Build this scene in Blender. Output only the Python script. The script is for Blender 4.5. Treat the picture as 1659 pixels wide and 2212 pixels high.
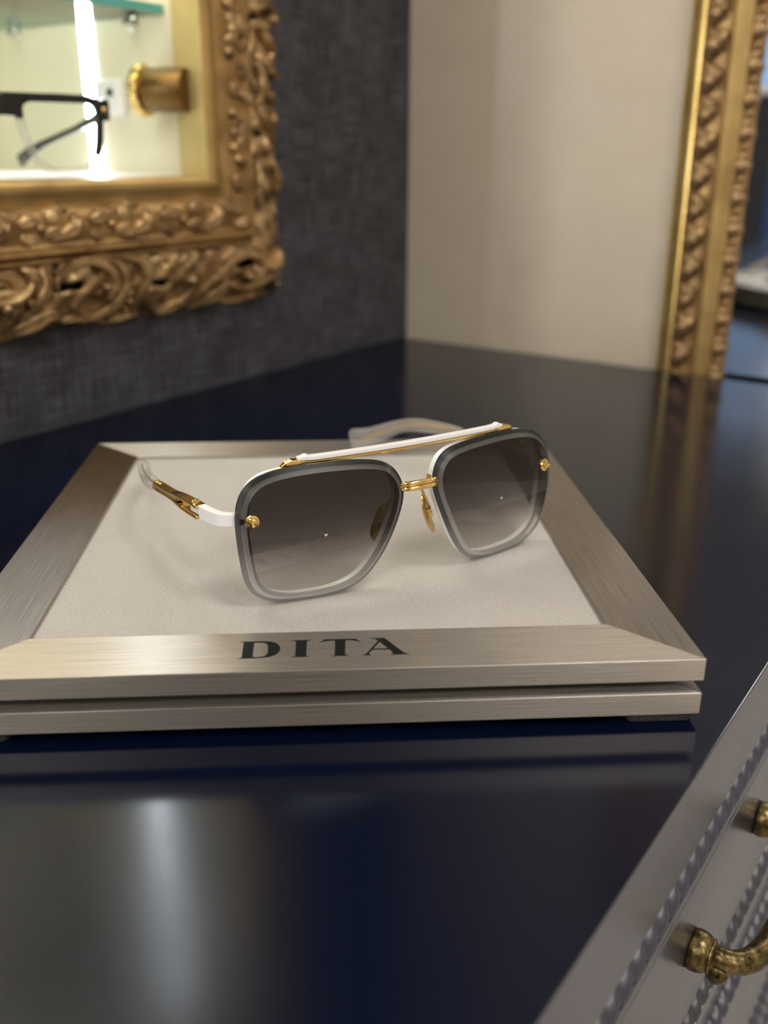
import bpy, bmesh, math, random
from mathutils import Vector, Matrix
random.seed(7)
for o in list(bpy.data.objects): bpy.data.objects.remove(o)
SC = bpy.context.scene
COL = SC.collection
PI = math.pi
T = 0.80            # height of the dresser top above the floor

# ------------------------------------------------------------------ camera
cam = bpy.data.cameras.new('camera')
cam.sensor_fit = 'AUTO'; cam.sensor_width = 36.0
cam.lens = 2079.7 / 2212 * 36
cam.clip_start = 0.01
cam.dof.use_dof = True
cam.dof.focus_distance = 0.345
cam.dof.aperture_fstop = 7.0
co = bpy.data.objects.new('camera', cam); COL.objects.link(co)
CR = Vector((0.82160841, 0.57003573, 0.00434521))
CU = Vector((-0.20441793, 0.28750063, 0.93571187))
CF = Vector((-0.53213995, 0.76967698, -0.35273846))
M = Matrix.Identity(4)
for i in range(3):
    M[i][0], M[i][1], M[i][2] = CR[i], CU[i], -CF[i]
M[0][3], M[1][3], M[2][3] = 0.5342, -0.8052, T + 0.175
co.matrix_world = M
SC.camera = co

# ------------------------------------------------------------------ world, exposure
w = bpy.data.worlds.new('world'); SC.world = w; w.use_nodes = True
w.node_tree.nodes['Background'].inputs[0].default_value = (0.30, 0.42, 0.65, 1)
w.node_tree.nodes['Background'].inputs[1].default_value = 1.0
SC.view_settings.view_transform = 'Standard'
SC.view_settings.look = 'None'
SC.view_settings.gamma = 1.0
SC.view_settings.use_curve_mapping = False
SC.view_settings.exposure = -0.26

def area(name, loc, size, power, col, target=None, sy=None, spread=None):
    l = bpy.data.lights.new(name, 'AREA'); l.energy = power; l.color = col
    l.size = size
    if sy: l.shape = 'RECTANGLE'; l.size_y = sy
    if spread: l.spread = spread
    o = bpy.data.objects.new(name, l); COL.objects.link(o); o.location = loc
    d = Vector(target) - Vector(loc) if target else Vector((0, 0, -1))
    o.rotation_euler = d.to_track_quat('-Z', 'Y').to_euler()
    return o
WARM = (1.0, 0.955, 0.905)
# daylight entering through the shop window
area('daylight', (-1.3, -5.3, 1.4), 2.4, 5, (0.55, 0.74, 1.0), (-1.2, 0, 1.2), 1.8)
# lamp of the invented column; draws the upright shadow edge on the beige wall
area('added_column_lamp', (-0.27, -3.262, 0.90), 0.10, 32, (1.0, 0.955, 0.90), (0.1, 0, 1.0), 0.68)
CEIL = 2.6
PANELS = [(1.30, -0.60, 0.86), (2.2, -1.7, 1.5), (0.75, -2.6, 0.9), (-1.3, -3.0, 0.8), (1.3, -4.0, 0.8)]
for i, (x, y, k) in enumerate(PANELS):
    area('panel_light', (x, y, CEIL - 0.035), 0.56, 17 * k, WARM)

# ------------------------------------------------------------------ materials
MATS = {}
def new_mat(name):
    m = bpy.data.materials.new(name); m.use_nodes = True
    MATS[name] = m
    nt = m.node_tree
    return m, nt, nt.nodes['Principled BSDF'], nt.nodes['Material Output']
def pr(name, col, rough=0.5, metal=0.0, spec=None, ior=None, coat=None):
    m, nt, b, o = new_mat(name)
    b.inputs['Base Color'].default_value = (*col, 1)
    b.inputs['Roughness'].default_value = rough
    b.inputs['Metallic'].default_value = metal
    if ior: b.inputs['IOR'].default_value = ior
    if spec is not None: b.inputs['Specular IOR Level'].default_value = spec
    if coat: b.inputs['Coat Weight'].default_value = coat; b.inputs['Coat Roughness'].default_value = 0.05
    return m
def nd(nt, t, **kw):
    n = nt.nodes.new(t)
    for k, v in kw.items(): setattr(n, k, v)
    return n
def coords(nt, scale=(1, 1, 1), out='Object', rot=(0, 0, 0)):
    tc = nd(nt, 'ShaderNodeTexCoord'); mp = nd(nt, 'ShaderNodeMapping')
    mp.inputs['Scale'].default_value = scale; mp.inputs['Rotation'].default_value = rot
    nt.links.new(tc.outputs[out], mp.inputs[0]); return mp.outputs[0]
def noise(nt, vec, scale=5, detail=4, rough=0.55):
    n = nd(nt, 'ShaderNodeTexNoise'); n.inputs['Scale'].default_value = scale
    n.inputs['Detail'].default_value = detail; n.inputs['Roughness'].default_value = rough
    nt.links.new(vec, n.inputs['Vector']); return n.outputs['Fac']
def ramp(nt, fac, stops):
    r = nd(nt, 'ShaderNodeValToRGB'); e = r.color_ramp.elements
    while len(e) < len(stops): e.new(0.5)
    for el, (p, c) in zip(e, stops): el.position = p; el.color = (*c, 1)
    nt.links.new(fac, r.inputs[0]); return r.outputs[0]
def bump(nt, b, h, strength=0.2, dist=0.001):
    n = nd(nt, 'ShaderNodeBump'); n.inputs['Strength'].default_value = strength
    n.inputs['Distance'].default_value = dist
    nt.links.new(h, n.inputs['Height']); nt.links.new(n.outputs[0], b.inputs['Normal'])

# navy lacquer
m, nt, b, o = new_mat('navy_lacquer')
b.inputs['Base Color'].default_value = (0.0013, 0.0036, 0.0140, 1)
b.inputs['IOR'].default_value = 1.34
v = coords(nt)
r = ramp(nt, noise(nt, v, 9, 5), [(0.35, (0.13,) * 3), (0.75, (0.19,) * 3)])
nt.links.new(r, b.inputs['Roughness'])
m, nt, b, o = new_mat('navy_satin')
b.inputs['Base Color'].default_value = (0.010, 0.013, 0.030, 1); b.inputs['IOR'].default_value = 2.3
nt.links.new(ramp(nt, noise(nt, coords(nt), 14, 4), [(0.35, (0.24,) * 3), (0.75, (0.30,) * 3)]), b.inputs['Roughness'])
m, nt, b, o = new_mat('navy_matt')
b.inputs['Base Color'].default_value = (0.014, 0.018, 0.040, 1); b.inputs['IOR'].default_value = 1.8
nt.links.new(ramp(nt, noise(nt, coords(nt), 30, 4), [(0.35, (0.38,) * 3), (0.75, (0.46,) * 3)]), b.inputs['Roughness'])
# woven wall covering
m, nt, b, o = new_mat('woven_charcoal')
va = coords(nt, (30, 30, 620)); vb = coords(nt, (30, 620, 30)); vc = coords(nt, (9, 26, 26))
na = noise(nt, va, 1, 3); nb = noise(nt, vb, 1, 3); nc = noise(nt, vc, 1, 4)
mx = nd(nt, 'ShaderNodeMath', operation='ADD'); nt.links.new(na, mx.inputs[0]); nt.links.new(nb, mx.inputs[1])
mxs = nd(nt, 'ShaderNodeMath', operation='MULTIPLY'); mxs.inputs[1].default_value = 1.2; nt.links.new(mx.outputs[0], mxs.inputs[0])
mxc = nd(nt, 'ShaderNodeMath', operation='MULTIPLY'); mxc.inputs[1].default_value = 0.6; nt.links.new(nc, mxc.inputs[0])
mx2 = nd(nt, 'ShaderNodeMath', operation='ADD'); nt.links.new(mxs.outputs[0], mx2.inputs[0]); nt.links.new(mxc.outputs[0], mx2.inputs[1])
mx3 = nd(nt, 'ShaderNodeMath', operation='MULTIPLY'); mx3.inputs[1].default_value = 0.3333; nt.links.new(mx2.outputs[0], mx3.inputs[0])
nt.links.new(ramp(nt, mx3.outputs[0], [(0.41, (0.015, 0.015, 0.019)), (0.5, (0.036, 0.036, 0.043)), (0.59, (0.080, 0.081, 0.099))]), b.inputs['Base Color'])
b.inputs['Roughness'].default_value = 0.85
bump(nt, b, mx.outputs[0], 0.3, 0.0006)
# painted wall
m, nt, b, o = new_mat('beige_paint')
nt.links.new(ramp(nt, noise(nt, coords(nt), 30, 4), [(0.3, (0.50, 0.435, 0.35)), (0.7, (0.53, 0.465, 0.375))]), b.inputs['Base Color'])
b.inputs['Roughness'].default_value = 0.7
bump(nt, b, noise(nt, coords(nt), 700, 2), 0.08, 0.0004)
m, nt, b, o = new_mat('cream_paint')
b.inputs['Base Color'].default_value = (0.62, 0.56, 0.47, 1); b.inputs['Roughness'].default_value = 0.8
bump(nt, b, noise(nt, coords(nt), 300, 2), 0.05, 0.0005)
m, nt, b, o = new_mat('ceiling_paint')
nt.links.new(ramp(nt, noise(nt, coords(nt), 40, 3), [(0.3, (0.66, 0.65, 0.62)), (0.7, (0.70, 0.69, 0.66))]), b.inputs['Base Color'])
b.inputs['Roughness'].default_value = 0.9
m, nt, b, o = new_mat('floor_stone')
nt.links.new(ramp(nt, noise(nt, coords(nt), 4, 5), [(0.3, (0.40, 0.36, 0.32)), (0.7, (0.50, 0.46, 0.42))]), b.inputs['Base Color'])
b.inputs['Roughness'].default_value = 0.35
# suede pad
m, nt, b, o = new_mat('suede')
n1 = noise(nt, coords(nt), 2600, 2, 0.7); n2 = noise(nt, coords(nt), 22, 4)
c1 = ramp(nt, n1, [(0.34, (0.285, 0.264, 0.248)), (0.5, (0.455, 0.426, 0.410)), (0.68, (0.575, 0.543, 0.525))])
mixn = nd(nt, 'ShaderNodeMix', data_type='RGBA', blend_type='MULTIPLY'); mixn.inputs[0].default_value = 1.0
nt.links.new(c1, mixn.inputs[6]); nt.links.new(ramp(nt, n2, [(0.3, (0.9, 0.89, 0.88)), (0.7, (1, 1, 1))]), mixn.inputs[7])
nt.links.new(mixn.outputs[2], b.inputs['Base Color'])
b.inputs['Roughness'].default_value = 0.95; b.inputs['Sheen Weight'].default_value = 0.15
bump(nt, b, n1, 0.5, 0.0002)
# brushed steel, one grain direction per rail direction
for nm, sc, sc2 in (('steel_x', (30, 5200, 5200), (90, 1900, 1900)), ('steel_y', (5200, 30, 5200), (1900, 90, 1900))):
    m, nt, b, o = new_mat(nm)
    n1 = noise(nt, coords(nt, sc), 1, 3, 0.6); n2 = noise(nt, coords(nt, sc2), 1, 2, 0.5)
    nt.links.new(ramp(nt, n1, [(0.28, (0.29, 0.266, 0.240)), (0.5, (0.43, 0.397, 0.361)), (0.74, (0.61, 0.573, 0.532))]), b.inputs['Base Color'])
    b.inputs['Metallic'].default_value = 1.0
    b.inputs['Roughness'].default_value = 0.40
    b.inputs['Anisotropic'].default_value = 0.85
    gd = (0.78471396, 0.61985805, 0) if nm == 'steel_x' else (-0.61985805, 0.78471396, 0)     # world direction of the grain
    ge = nd(nt, 'ShaderNodeNewGeometry'); cr = nd(nt, 'ShaderNodeVectorMath', operation='CROSS_PRODUCT'); cr.inputs[1].default_value = gd
    nt.links.new(ge.outputs['True Normal'], cr.inputs[0]); nt.links.new(cr.outputs[0], b.inputs['Tangent'])
    ad = nd(nt, 'ShaderNodeMath', operation='ADD'); nt.links.new(n1, ad.inputs[0]); nt.links.new(n2, ad.inputs[1])
    bump(nt, b, ad.outputs[0], 0.35, 0.00012)
# black felt
m, nt, b, o = new_mat('black_felt')
n1 = noise(nt, coords(nt), 1500, 3, 0.7)
nt.links.new(ramp(nt, n1, [(0.35, (0.008, 0.009, 0.009)), (0.7, (0.05, 0.055, 0.055))]), b.inputs['Base Color'])
b.inputs['Roughness'].default_value = 1.0; bump(nt, b, n1, 0.8, 0.0006)
pr('ink', (0.006, 0.008, 0.008), 0.6, spec=0.15)
# gilding
def gilt(name, lo, mid, hi, metal, rough, sc=60):
    m, nt, b, o = new_mat(name)
    n1 = noise(nt, coords(nt), sc, 5, 0.6)
    nt.links.new(ramp(nt, n1, [(0.32, lo), (0.52, mid), (0.72, hi)]), b.inputs['Base Color'])
    b.inputs['Metallic'].default_value = metal; b.inputs['Roughness'].default_value = rough
    bump(nt, b, noise(nt, coords(nt), sc * 6, 3), 0.15, 0.0006)
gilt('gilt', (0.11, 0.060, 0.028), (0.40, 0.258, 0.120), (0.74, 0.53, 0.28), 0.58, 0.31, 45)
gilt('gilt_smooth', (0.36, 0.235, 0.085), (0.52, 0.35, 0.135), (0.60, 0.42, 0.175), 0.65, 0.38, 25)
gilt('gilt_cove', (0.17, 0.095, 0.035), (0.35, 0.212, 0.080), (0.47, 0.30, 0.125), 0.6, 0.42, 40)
gilt('gold_leaf_bright', (0.55, 0.37, 0.11), (0.74, 0.53, 0.19), (0.82, 0.62, 0.26), 0.85, 0.3, 30)
gilt('jamb_gold', (0.46, 0.35, 0.13), (0.56, 0.44, 0.18), (0.60, 0.48, 0.21), 0.35, 0.45, 12)
pr('dark_backing', (0.006, 0.004, 0.003), 0.9)
pr('gold_polished', (0.86, 0.64, 0.27), 0.13, 1.0)
pr('gold_satin', (0.76, 0.53, 0.20), 0.26, 1.0)
pr('brass_brown', (0.17, 0.095, 0.025), 0.33, 0.75)
pr('white_enamel', (0.80, 0.80, 0.81), 0.32)
pr('black_plastic', (0.006, 0.006, 0.007), 0.3)
pr('black_acetate', (0.006, 0.006, 0.007), 0.18)
pr('chrome', (0.75, 0.75, 0.75), 0.15, 1.0)
m, nt, b, o = new_mat('antique_brass')
n1 = noise(nt, coords(nt), 260, 5, 0.7)
nt.links.new(ramp(nt, n1, [(0.34, (0.022, 0.017, 0.009)), (0.48, (0.13, 0.096, 0.040)), (0.62, (0.25, 0.19, 0.078)), (0.75, (0.46, 0.38, 0.19))]), b.inputs['Base Color'])
b.inputs['Metallic'].default_value = 0.9; b.inputs['Roughness'].default_value = 0.33
bump(nt, b, noise(nt, coords(nt), 700, 3), 0.3, 0.0004)
m, nt, b, o = new_mat('cabinet_cream')
b.inputs['Base Color'].default_value = (0.76, 0.70, 0.52, 1); b.inputs['Roughness'].default_value = 0.6
pr('shelf_white', (0.82, 0.80, 0.80), 0.35)
def emit(name, col, s):
    m, nt, b, o = new_mat(name)
    b.inputs['Base Color'].default_value = (*col, 1)
    b.inputs['Emission Color'].default_value = (*col, 1); b.inputs['Emission Strength'].default_value = s
emit('tube_glow', (0.82, 0.90, 1.0), 54.0)
emit('panel_glow', (1.0, 0.93, 0.83), 5.0)
def thin(name, tint, gloss_ior=1.5, rough=0.0, diff=None, diff_fac=0.0, tint_nodes=None, boost=1.0, diff_nodes=None):
    """thin transparent sheet: tinted see-through, fresnel reflection, a little surface haze"""
    m, nt, b, o = new_mat(name); nt.nodes.remove(b)
    tr = nd(nt, 'ShaderNodeBsdfTransparent'); gl = nd(nt, 'ShaderNodeBsdfGlossy')
    gl.inputs['Roughness'].default_value = rough
    tr.inputs[0].default_value = (*tint, 1)
    if tint_nodes: nt.links.new(tint_nodes(nt), tr.inputs[0])
    src = tr.outputs[0]
    if diff:
        df = nd(nt, 'ShaderNodeBsdfDiffuse'); df.inputs[0].default_value = (*diff, 1)
        if diff_nodes: nt.links.new(diff_nodes(nt), df.inputs[0])
        mm = nd(nt, 'ShaderNodeMixShader'); mm.inputs[0].default_value = diff_fac
        nt.links.new(src, mm.inputs[1]); nt.links.new(df.outputs[0], mm.inputs[2]); src = mm.outputs[0]
    fr = nd(nt, 'ShaderNodeFresnel'); fr.inputs[0].default_value = gloss_ior
    bo = nd(nt, 'ShaderNodeMath', operation='MULTIPLY'); bo.inputs[1].default_value = boost; bo.use_clamp = True
    nt.links.new(fr.outputs[0], bo.inputs[0])
    mx = nd(nt, 'ShaderNodeMixShader'); nt.links.new(bo.outputs[0], mx.inputs[0])
    nt.links.new(src, mx.inputs[1]); nt.links.new(gl.outputs[0], mx.inputs[2])
    nt.links.new(mx.outputs[0], o.inputs[0])
    return m
def z_gradient(stops, lo=-0.029, hi=0.022):
    def f(nt):
        tc = nd(nt, 'ShaderNodeTexCoord'); sp = nd(nt, 'ShaderNodeSeparateXYZ'); nt.links.new(tc.outputs['Object'], sp.inputs[0])
        mr = nd(nt, 'ShaderNodeMapRange'); mr.inputs[1].default_value = lo; mr.inputs[2].default_value = hi
        nt.links.new(sp.outputs[2], mr.inputs[0]); return ramp(nt, mr.outputs[0], stops)
    return f
TINT = [(0.0, (0.95, 0.945, 0.94)), (0.13, (0.87, 0.86, 0.855)), (0.25, (0.66, 0.645, 0.64)), (0.38, (0.315, 0.297, 0.296)), (0.50, (0.130, 0.115, 0.115)), (0.62, (0.068, 0.058, 0.058)), (0.80, (0.038, 0.030, 0.031)), (1.0, (0.026, 0.019, 0.020))]
thin('lens_tint', (0.5,) * 3, 1.5, 0.0, tint_nodes=z_gradient(TINT), boost=0.8)
thin('lens_back', (0.97,) * 3, 1.5, 0.0, boost=0.25)
BEV = [(0.0, (0.95, 0.95, 0.95)), (0.25, (0.80, 0.79, 0.79)), (0.5, (0.42, 0.40, 0.40)), (0.75, (0.20, 0.19, 0.19)), (1.0, (0.12, 0.11, 0.11))]
thin('lens_bevel', (0.5,) * 3, 1.5, 0.3, diff=(0.32, 0.31, 0.31), diff_fac=0.62, tint_nodes=z_gradient(BEV), boost=0.35, diff_nodes=z_gradient([(0.0, (0.66, 0.66, 0.66)), (0.25, (0.42, 0.415, 0.415)), (0.45, (0.19, 0.183, 0.182)), (0.7, (0.115, 0.108, 0.107)), (1.0, (0.10, 0.094, 0.093))]))
EDG = [(0.0, (0.8, 0.8, 0.8)), (0.5, (0.20, 0.20, 0.20)), (1.0, (0.06, 0.06, 0.06))]
thin('lens_edge', (0.3,) * 3, 1.5, 0.3, diff=(0.10, 0.105, 0.105), diff_fac=0.6, tint_nodes=z_gradient(EDG), boost=0.35, diff_nodes=z_gradient([(0.0, (0.38, 0.385, 0.385)), (0.2, (0.24, 0.245, 0.245)), (0.45, (0.075, 0.078, 0.078)), (1.0, (0.018, 0.020, 0.019))]))
thin('clear_acetate', (0.965, 0.965, 0.96), 1.49, 0.08, diff=(0.66, 0.65, 0.64), diff_fac=0.20, boost=0.35)
thin('clear_lens', (0.95, 0.96, 0.96), 1.45, 0.0)
thin('shelf_glass', (0.90, 0.97, 0.95), 1.5, 0.0)
thin('shelf_glass_edge', (0.25, 0.62, 0.56), 1.5, 0.1, diff=(0.16, 0.60, 0.54), diff_fac=0.7)
thin('window_glass', (0.96, 0.98, 1.0), 1.45, 0.0)
pr('mirror_silver', (0.86, 0.89, 0.91), 0.01, 1.0)
pr('walnut', (0.10, 0.05, 0.025), 0.4)
pr('blue_velvet', (0.03, 0.07, 0.22), 0.8)
pr('charcoal_cloth', (0.02, 0.022, 0.028), 0.8)
pr('white_board', (0.72, 0.72, 0.72), 0.6)

# ------------------------------------------------------------------ mesh helpers
class MB:
    def __init__(s): s.v = []; s.f = []; s.mi = []
    def add(s, vs, fs, mi=0):
        n = len(s.v); s.v += [tuple(p) for p in vs]
        s.f += [tuple(i + n for i in f) for f in fs]; s.mi += [mi] * len(fs)
    def box(s, a, b, mi=0):
        (x0, y0, z0), (x1, y1, z1) = a, b
        s.add([(x0, y0, z0), (x1, y0, z0), (x1, y1, z0), (x0, y1, z0), (x0, y0, z1), (x1, y0, z1), (x1, y1, z1), (x0, y1, z1)],
              [(3, 2, 1, 0), (4, 5, 6, 7), (0, 1, 5, 4), (1, 2, 6, 5), (2, 3, 7, 6), (3, 0, 4, 7)], mi)
    def prism(s, poly, z0, z1, mi=0):
        n = len(poly)
        s.add([(x, y, z0) for x, y in poly] + [(x, y, z1) for x, y in poly],
              [tuple(range(n - 1, -1, -1)), tuple(range(n, 2 * n))] + [(i, (i + 1) % n, n + (i + 1) % n, n + i) for i in range(n)], mi)
    def loft(s, rings, closed=True, caps=True, mi=0, loop=False):
        n = len(rings[0]); vs = [p for r in rings for p in r]; fs = []
        R = len(rings)
        for k in range(R if loop else R - 1):
            a, b_ = k * n, ((k + 1) % R) * n
            for i in range(n if closed else n - 1):
                j = (i + 1) % n; fs.append((a + i, a + j, b_ + j, b_ + i))
        if caps and closed and not loop:
            fs.append(tuple(range(n - 1, -1, -1))); fs.append(tuple(range((R - 1) * n, R * n)))
        s.add(vs, fs, mi)
    def tube(s, path, rad, n=10, mi=0, flat=1.0, up=None):
        P = [Vector(p) for p in path]; R = len(P)
        if not hasattr(rad, '__len__'): rad = [rad] * R
        rings = []; prev = Vector(up) if up else None
        for i in range(R):
            t = (P[min(i + 1, R - 1)] - P[max(i - 1, 0)]).normalized()
            if prev is None: prev = Vector((0, 0, 1)) if abs(t.z) < 0.9 else Vector((1, 0, 0))
            a = (prev - t * prev.dot(t)).normalized(); b_ = t.cross(a); prev = a
            rings.append([P[i] + (a * math.cos(2 * PI * k / n) * flat + b_ * math.sin(2 * PI * k / n)) * rad[i] for k in range(n)])
        s.loft(rings, mi=mi)
    def sweep(s, path, wid, hei, mi=0, n=None, power=4.0, up=(0, 0, 1)):
        """section of width (sideways) and height (up) along a path; n = points of a rounded section"""
        P = [Vector(p) for p in path]; R = len(P)
        if not hasattr(wid, '__len__'): wid = [wid] * R
        if not hasattr(hei, '__len__'): hei = [hei] * R
        rings = []; U = Vector(up)
        for i in range(R):
            t = (P[min(i + 1, R - 1)] - P[max(i - 1, 0)]).normalized()
            sd = t.cross(U).normalized(); u = sd.cross(t).normalized()
            if n is None:
                sec = [(-.5, -.5), (.5, -.5), (.5, .5), (-.5, .5)]
            else:
                sec = []
                for k in range(n):
                    a = 2 * PI * (k + .5) / n; c_, s_ = math.cos(a), math.sin(a)
                    sec.append((0.5 * math.copysign(abs(c_) ** (2 / power), c_), 0.5 * math.copysign(abs(s_) ** (2 / power), s_)))
            rings.append([P[i] + sd * (x * wid[i]) + u * (y * hei[i]) for x, y in sec])
        s.loft(rings, mi=mi)
    def lathe(s, prof, org=(0, 0, 0), axis=(0, 0, 1), n=24, mi=0, scallop=None):
        ax = Vector(axis).normalized(); a = ax.orthogonal().normalized(); b_ = ax.cross(a); O = Vector(org)
        rings = []
        for r, h in prof:
            ring = []
            for k in range(n):
                an = 2 * PI * k / n; rr = r * (1 + (scallop[0] * math.cos(scallop[1] * an) if scallop and r > scallop[2] else 0))
                ring.append(O + ax * h + (a * math.cos(an) + b_ * math.sin(an)) * rr)
            rings.append(ring)
        s.loft(rings, mi=mi)
    def ell(s, c, r, nu=14, nv=9, mi=0, M3=None):
        C = Vector(c); rings = []
        for i in range(nv + 1):
            th = PI * (0.02 + 0.96 * i / nv)
            ring = []
            for k in range(nu):
                an = 2 * PI * k / nu
                p = Vector((r[0] * math.sin(th) * math.cos(an), r[1] * math.sin(th) * math.sin(an), r[2] * math.cos(th)))
                ring.append(C + (M3 @ p if M3 else p))
            rings.append(ring)
        s.loft(rings, mi=mi)
    def mesh(s, name, mats, smooth=False):
        me = bpy.data.meshes.new(name); me.from_pydata(s.v, [], s.f)
        for m_ in (mats if isinstance(mats, (list, tuple)) else [mats]): me.materials.append(MATS[m_])
        for p, i in zip(me.polygons, s.mi): p.material_index = i
        bm = bmesh.new(); bm.from_mesh(me); bmesh.ops.recalc_face_normals(bm, faces=bm.faces); bm.to_mesh(me); bm.free()
        if smooth:
            me.shade_smooth()
        me.update(); return me
    def build(s, name, mats, parent=None, smooth=False, bevel=None, segs=2, auto=None):
        o = bpy.data.objects.new(name, s.mesh(name, mats, smooth)); COL.objects.link(o)
        if parent: o.parent = parent
        if bevel:
            md = o.modifiers.new('bevel', 'BEVEL'); md.width = bevel; md.segments = segs; md.limit_method = 'ANGLE'; md.angle_limit = math.radians(35)
        if auto:
            bm = bmesh.new(); bm.from_mesh(o.data)
            for e in bm.edges:
                if len(e.link_faces) == 2 and e.calc_face_angle(0) > math.radians(auto): e.smooth = False
            bm.to_mesh(o.data); bm.free()
        return o
def tag(o, label, cat, group=None):
    o['label'] = label; o['category'] = cat
    if group: o['group'] = group
    return o
def struct(o, label=None):
    o['kind'] = 'structure'
    if label: o['label'] = label
    return o
def empty(name, loc=(0, 0, 0), mat=None):
    o = bpy.data.objects.new(name, None); COL.objects.link(o); o.empty_display_size = 0.02
    if mat is not None: o.matrix_world = mat
    else: o.location = loc
    return o
def inst(me, name, parent, mat):
    o = bpy.data.objects.new(name, me); COL.objects.link(o)
    o.parent = parent; o.matrix_local = mat
    return o
def sbox(name, a, b, mat, label=None):
    m_ = MB(); m_.box(a, b); return struct(m_.build(name, mat), label)
def lerp(a, b, t): return a + (b - a) * t

# ------------------------------------------------------------------ room
XL, XR, YF, YB = -3.2, 3.0, -5.0, 0.006
OY0, OY1, OZ0, OZ1 = -0.785, -0.281, T + 0.1565, T + 0.72      # opening of the wall cabinet
sbox('floor', (XL, YF, -0.05), (XR, YB + .1, 0), 'floor_stone', 'pale stone floor of the shop')
sbox('ceiling', (XL, YF, CEIL), (XR, YB + .1, CEIL + 0.05), 'ceiling_paint', 'white painted ceiling')
mb = MB()
WY = -1.10
mb.box((-0.006, WY, 0), (0, OY0 - .02, CEIL)); mb.box((-0.006, OY1 + .02, 0), (0, YB, CEIL))
mb.box((-0.006, OY0 - .02, 0), (0, OY1 + .02, OZ0 - .02)); mb.box((-0.006, OY0 - .02, OZ1 + .02), (0, OY1 + .02, CEIL))
struct(mb.build('wall_left', 'woven_charcoal'), 'charcoal woven wall covering behind the gilded frame')
sbox('wall_back', (-0.05, YB, 0), (XR, YB + 0.05, CEIL), 'beige_paint', 'plain beige wall at the end of the dresser')
sbox('wall_return', (XL, WY, 0), (-0.0065, WY + 0.05, CEIL), 'cream_paint')
sbox('wall_right', (XR, YF, 0), (XR + .05, YB, CEIL), 'cream_paint')
sbox('wall_far_left', (XL - .05, YF, 0), (XL, WY, CEIL), 'cream_paint')
mb = MB()
WX0, WX1, WZ0, WZ1 = -2.6, 0.35, 0.35, 2.3
mb.box((XL, YF - .05, 0), (WX0, YF, CEIL)); mb.box((WX1, YF - .05, 0), (XR, YF, CEIL))
mb.box((WX0, YF - .05, 0), (WX1, YF, WZ0)); mb.box((WX0, YF - .05, WZ1), (WX1, YF, CEIL))
struct(mb.build('wall_front', 'cream_paint'))
we = empty('window_1', ((WX0 + WX1) / 2, YF - .025, WZ0)); struct(we, 'tall shop window in the far wall')
W2, WH = (WX1 - WX0) / 2, WZ1 - WZ0
fm = MB()
for x in (-W2, -W2 / 3, W2 / 3, W2): fm.box((x - .03, -.025, 0), (x + .03, .025, WH))
fm.box((-W2, -.025, 0), (W2, .025, .05)); fm.box((-W2, -.025, WH - .05), (W2, .025, WH))
fm.build('window_frame', 'charcoal_cloth', we)
for k in range(3):
    p = MB(); x0 = -W2 + k * 2 * W2 / 3
    p.box((x0 + .03, -.003, .05), (x0 + 2 * W2 / 3 - .03, .003, WH - .05)); p.build('pane', 'window_glass', we)
for i, (x, y, k) in enumerate(PANELS):
    e = empty('ceiling_light', (x, y, CEIL))
    tag(e, ['square ceiling light panel nearest the dresser', 'square ceiling light panel by the right wall', 'square ceiling light panel behind the viewer',
            'square ceiling light panel by the shop window', 'square ceiling light panel at the far end of the shop'][i], 'ceiling light', 'ceiling light panels')
    f = MB()
    for a, b_ in (((-.31, -.31, -.03), (.31, -.285, 0)), ((-.31, .285, -.03), (.31, .31, 0)), ((-.31, -.285, -.03), (-.285, .285, 0)), ((.285, -.285, -.03), (.31, .285, 0))): f.box(a, b_)
    f.build('light_frame', 'white_board', e)
    f = MB(); f.box((-.285, -.285, -.02), (.285, .285, -.012)); f.build('diffuser', 'panel_glow', e)

# things further back in the shop, seen only mirrored; some added for their effect on the light
def counter(loc, size, mat, label):
    e = empty('shop_counter', loc); tag(e, label, 'counter')
    sx, sy, sz = size
    b1 = MB(); b1.box((-sx / 2, -sy / 2, 0.08), (sx / 2, sy / 2, sz)); b1.build('counter_body', mat, e, bevel=.004)
    b1 = MB(); b1.box((-sx / 2 + .04, -sy / 2 + .04, 0), (sx / 2 - .04, sy / 2 - .04, .08)); b1.build('plinth', 'charcoal_cloth', e)
    b1 = MB(); b1.box((-sx / 2 - .02, -sy / 2 - .02, sz), (sx / 2 + .02, sy / 2 + .02, sz + .03)); b1.build('counter_top', 'white_board', e, bevel=.003)
counter((1.9, -3.6, 0), (1.4, 0.5, 0.95), 'walnut', 'walnut shop counter on the far side of the room')
sc_ = empty('added_light_column', (-0.27, -3.36, 0)); tag(sc_, 'slim lit column invented beyond the charcoal wall to give the beige wall its shadow edge', 'display column')  # invented column, added so its light leaves a shadow edge on the beige wall
for a, b_, mt, nm in (((-.09, -.09, 0), (.09, .085, .06), 'charcoal_cloth', 'plinth'), ((-.08, -.08, .06), (.08, .08, 2.0), 'white_board', 'column_body'), ((-.05, .08, 0.56), (.05, .088, 1.24), 'panel_glow', 'light_panel')):
    m_ = MB(); m_.box(a, b_); m_.build(nm, mt, sc_)
nc = empty('added_navy_cabinet', (-.80, -3.55, 0)); tag(nc, 'navy cabinet on slim legs, added across the shop to darken the mirror view', 'cabinet')  # invented piece, set in the mirror's sightline to darken its reflection
m_ = MB(); m_.box((-.30, -.18, .52), (.30, .18, 1.18)); m_.build('cabinet_body', 'blue_velvet', nc, bevel=.004)
m_ = MB(); m_.box((-.32, -.20, 1.18), (.32, .20, 1.21)); m_.build('cabinet_top', 'white_board', nc, bevel=.003)
for x in (-.26, .26):
    for y in (-.14, .14):
        m_ = MB(); m_.box((x - .015, y - .015, 0), (x + .015, y + .015, .52)); m_.build('leg', 'charcoal_cloth', nc)
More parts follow.
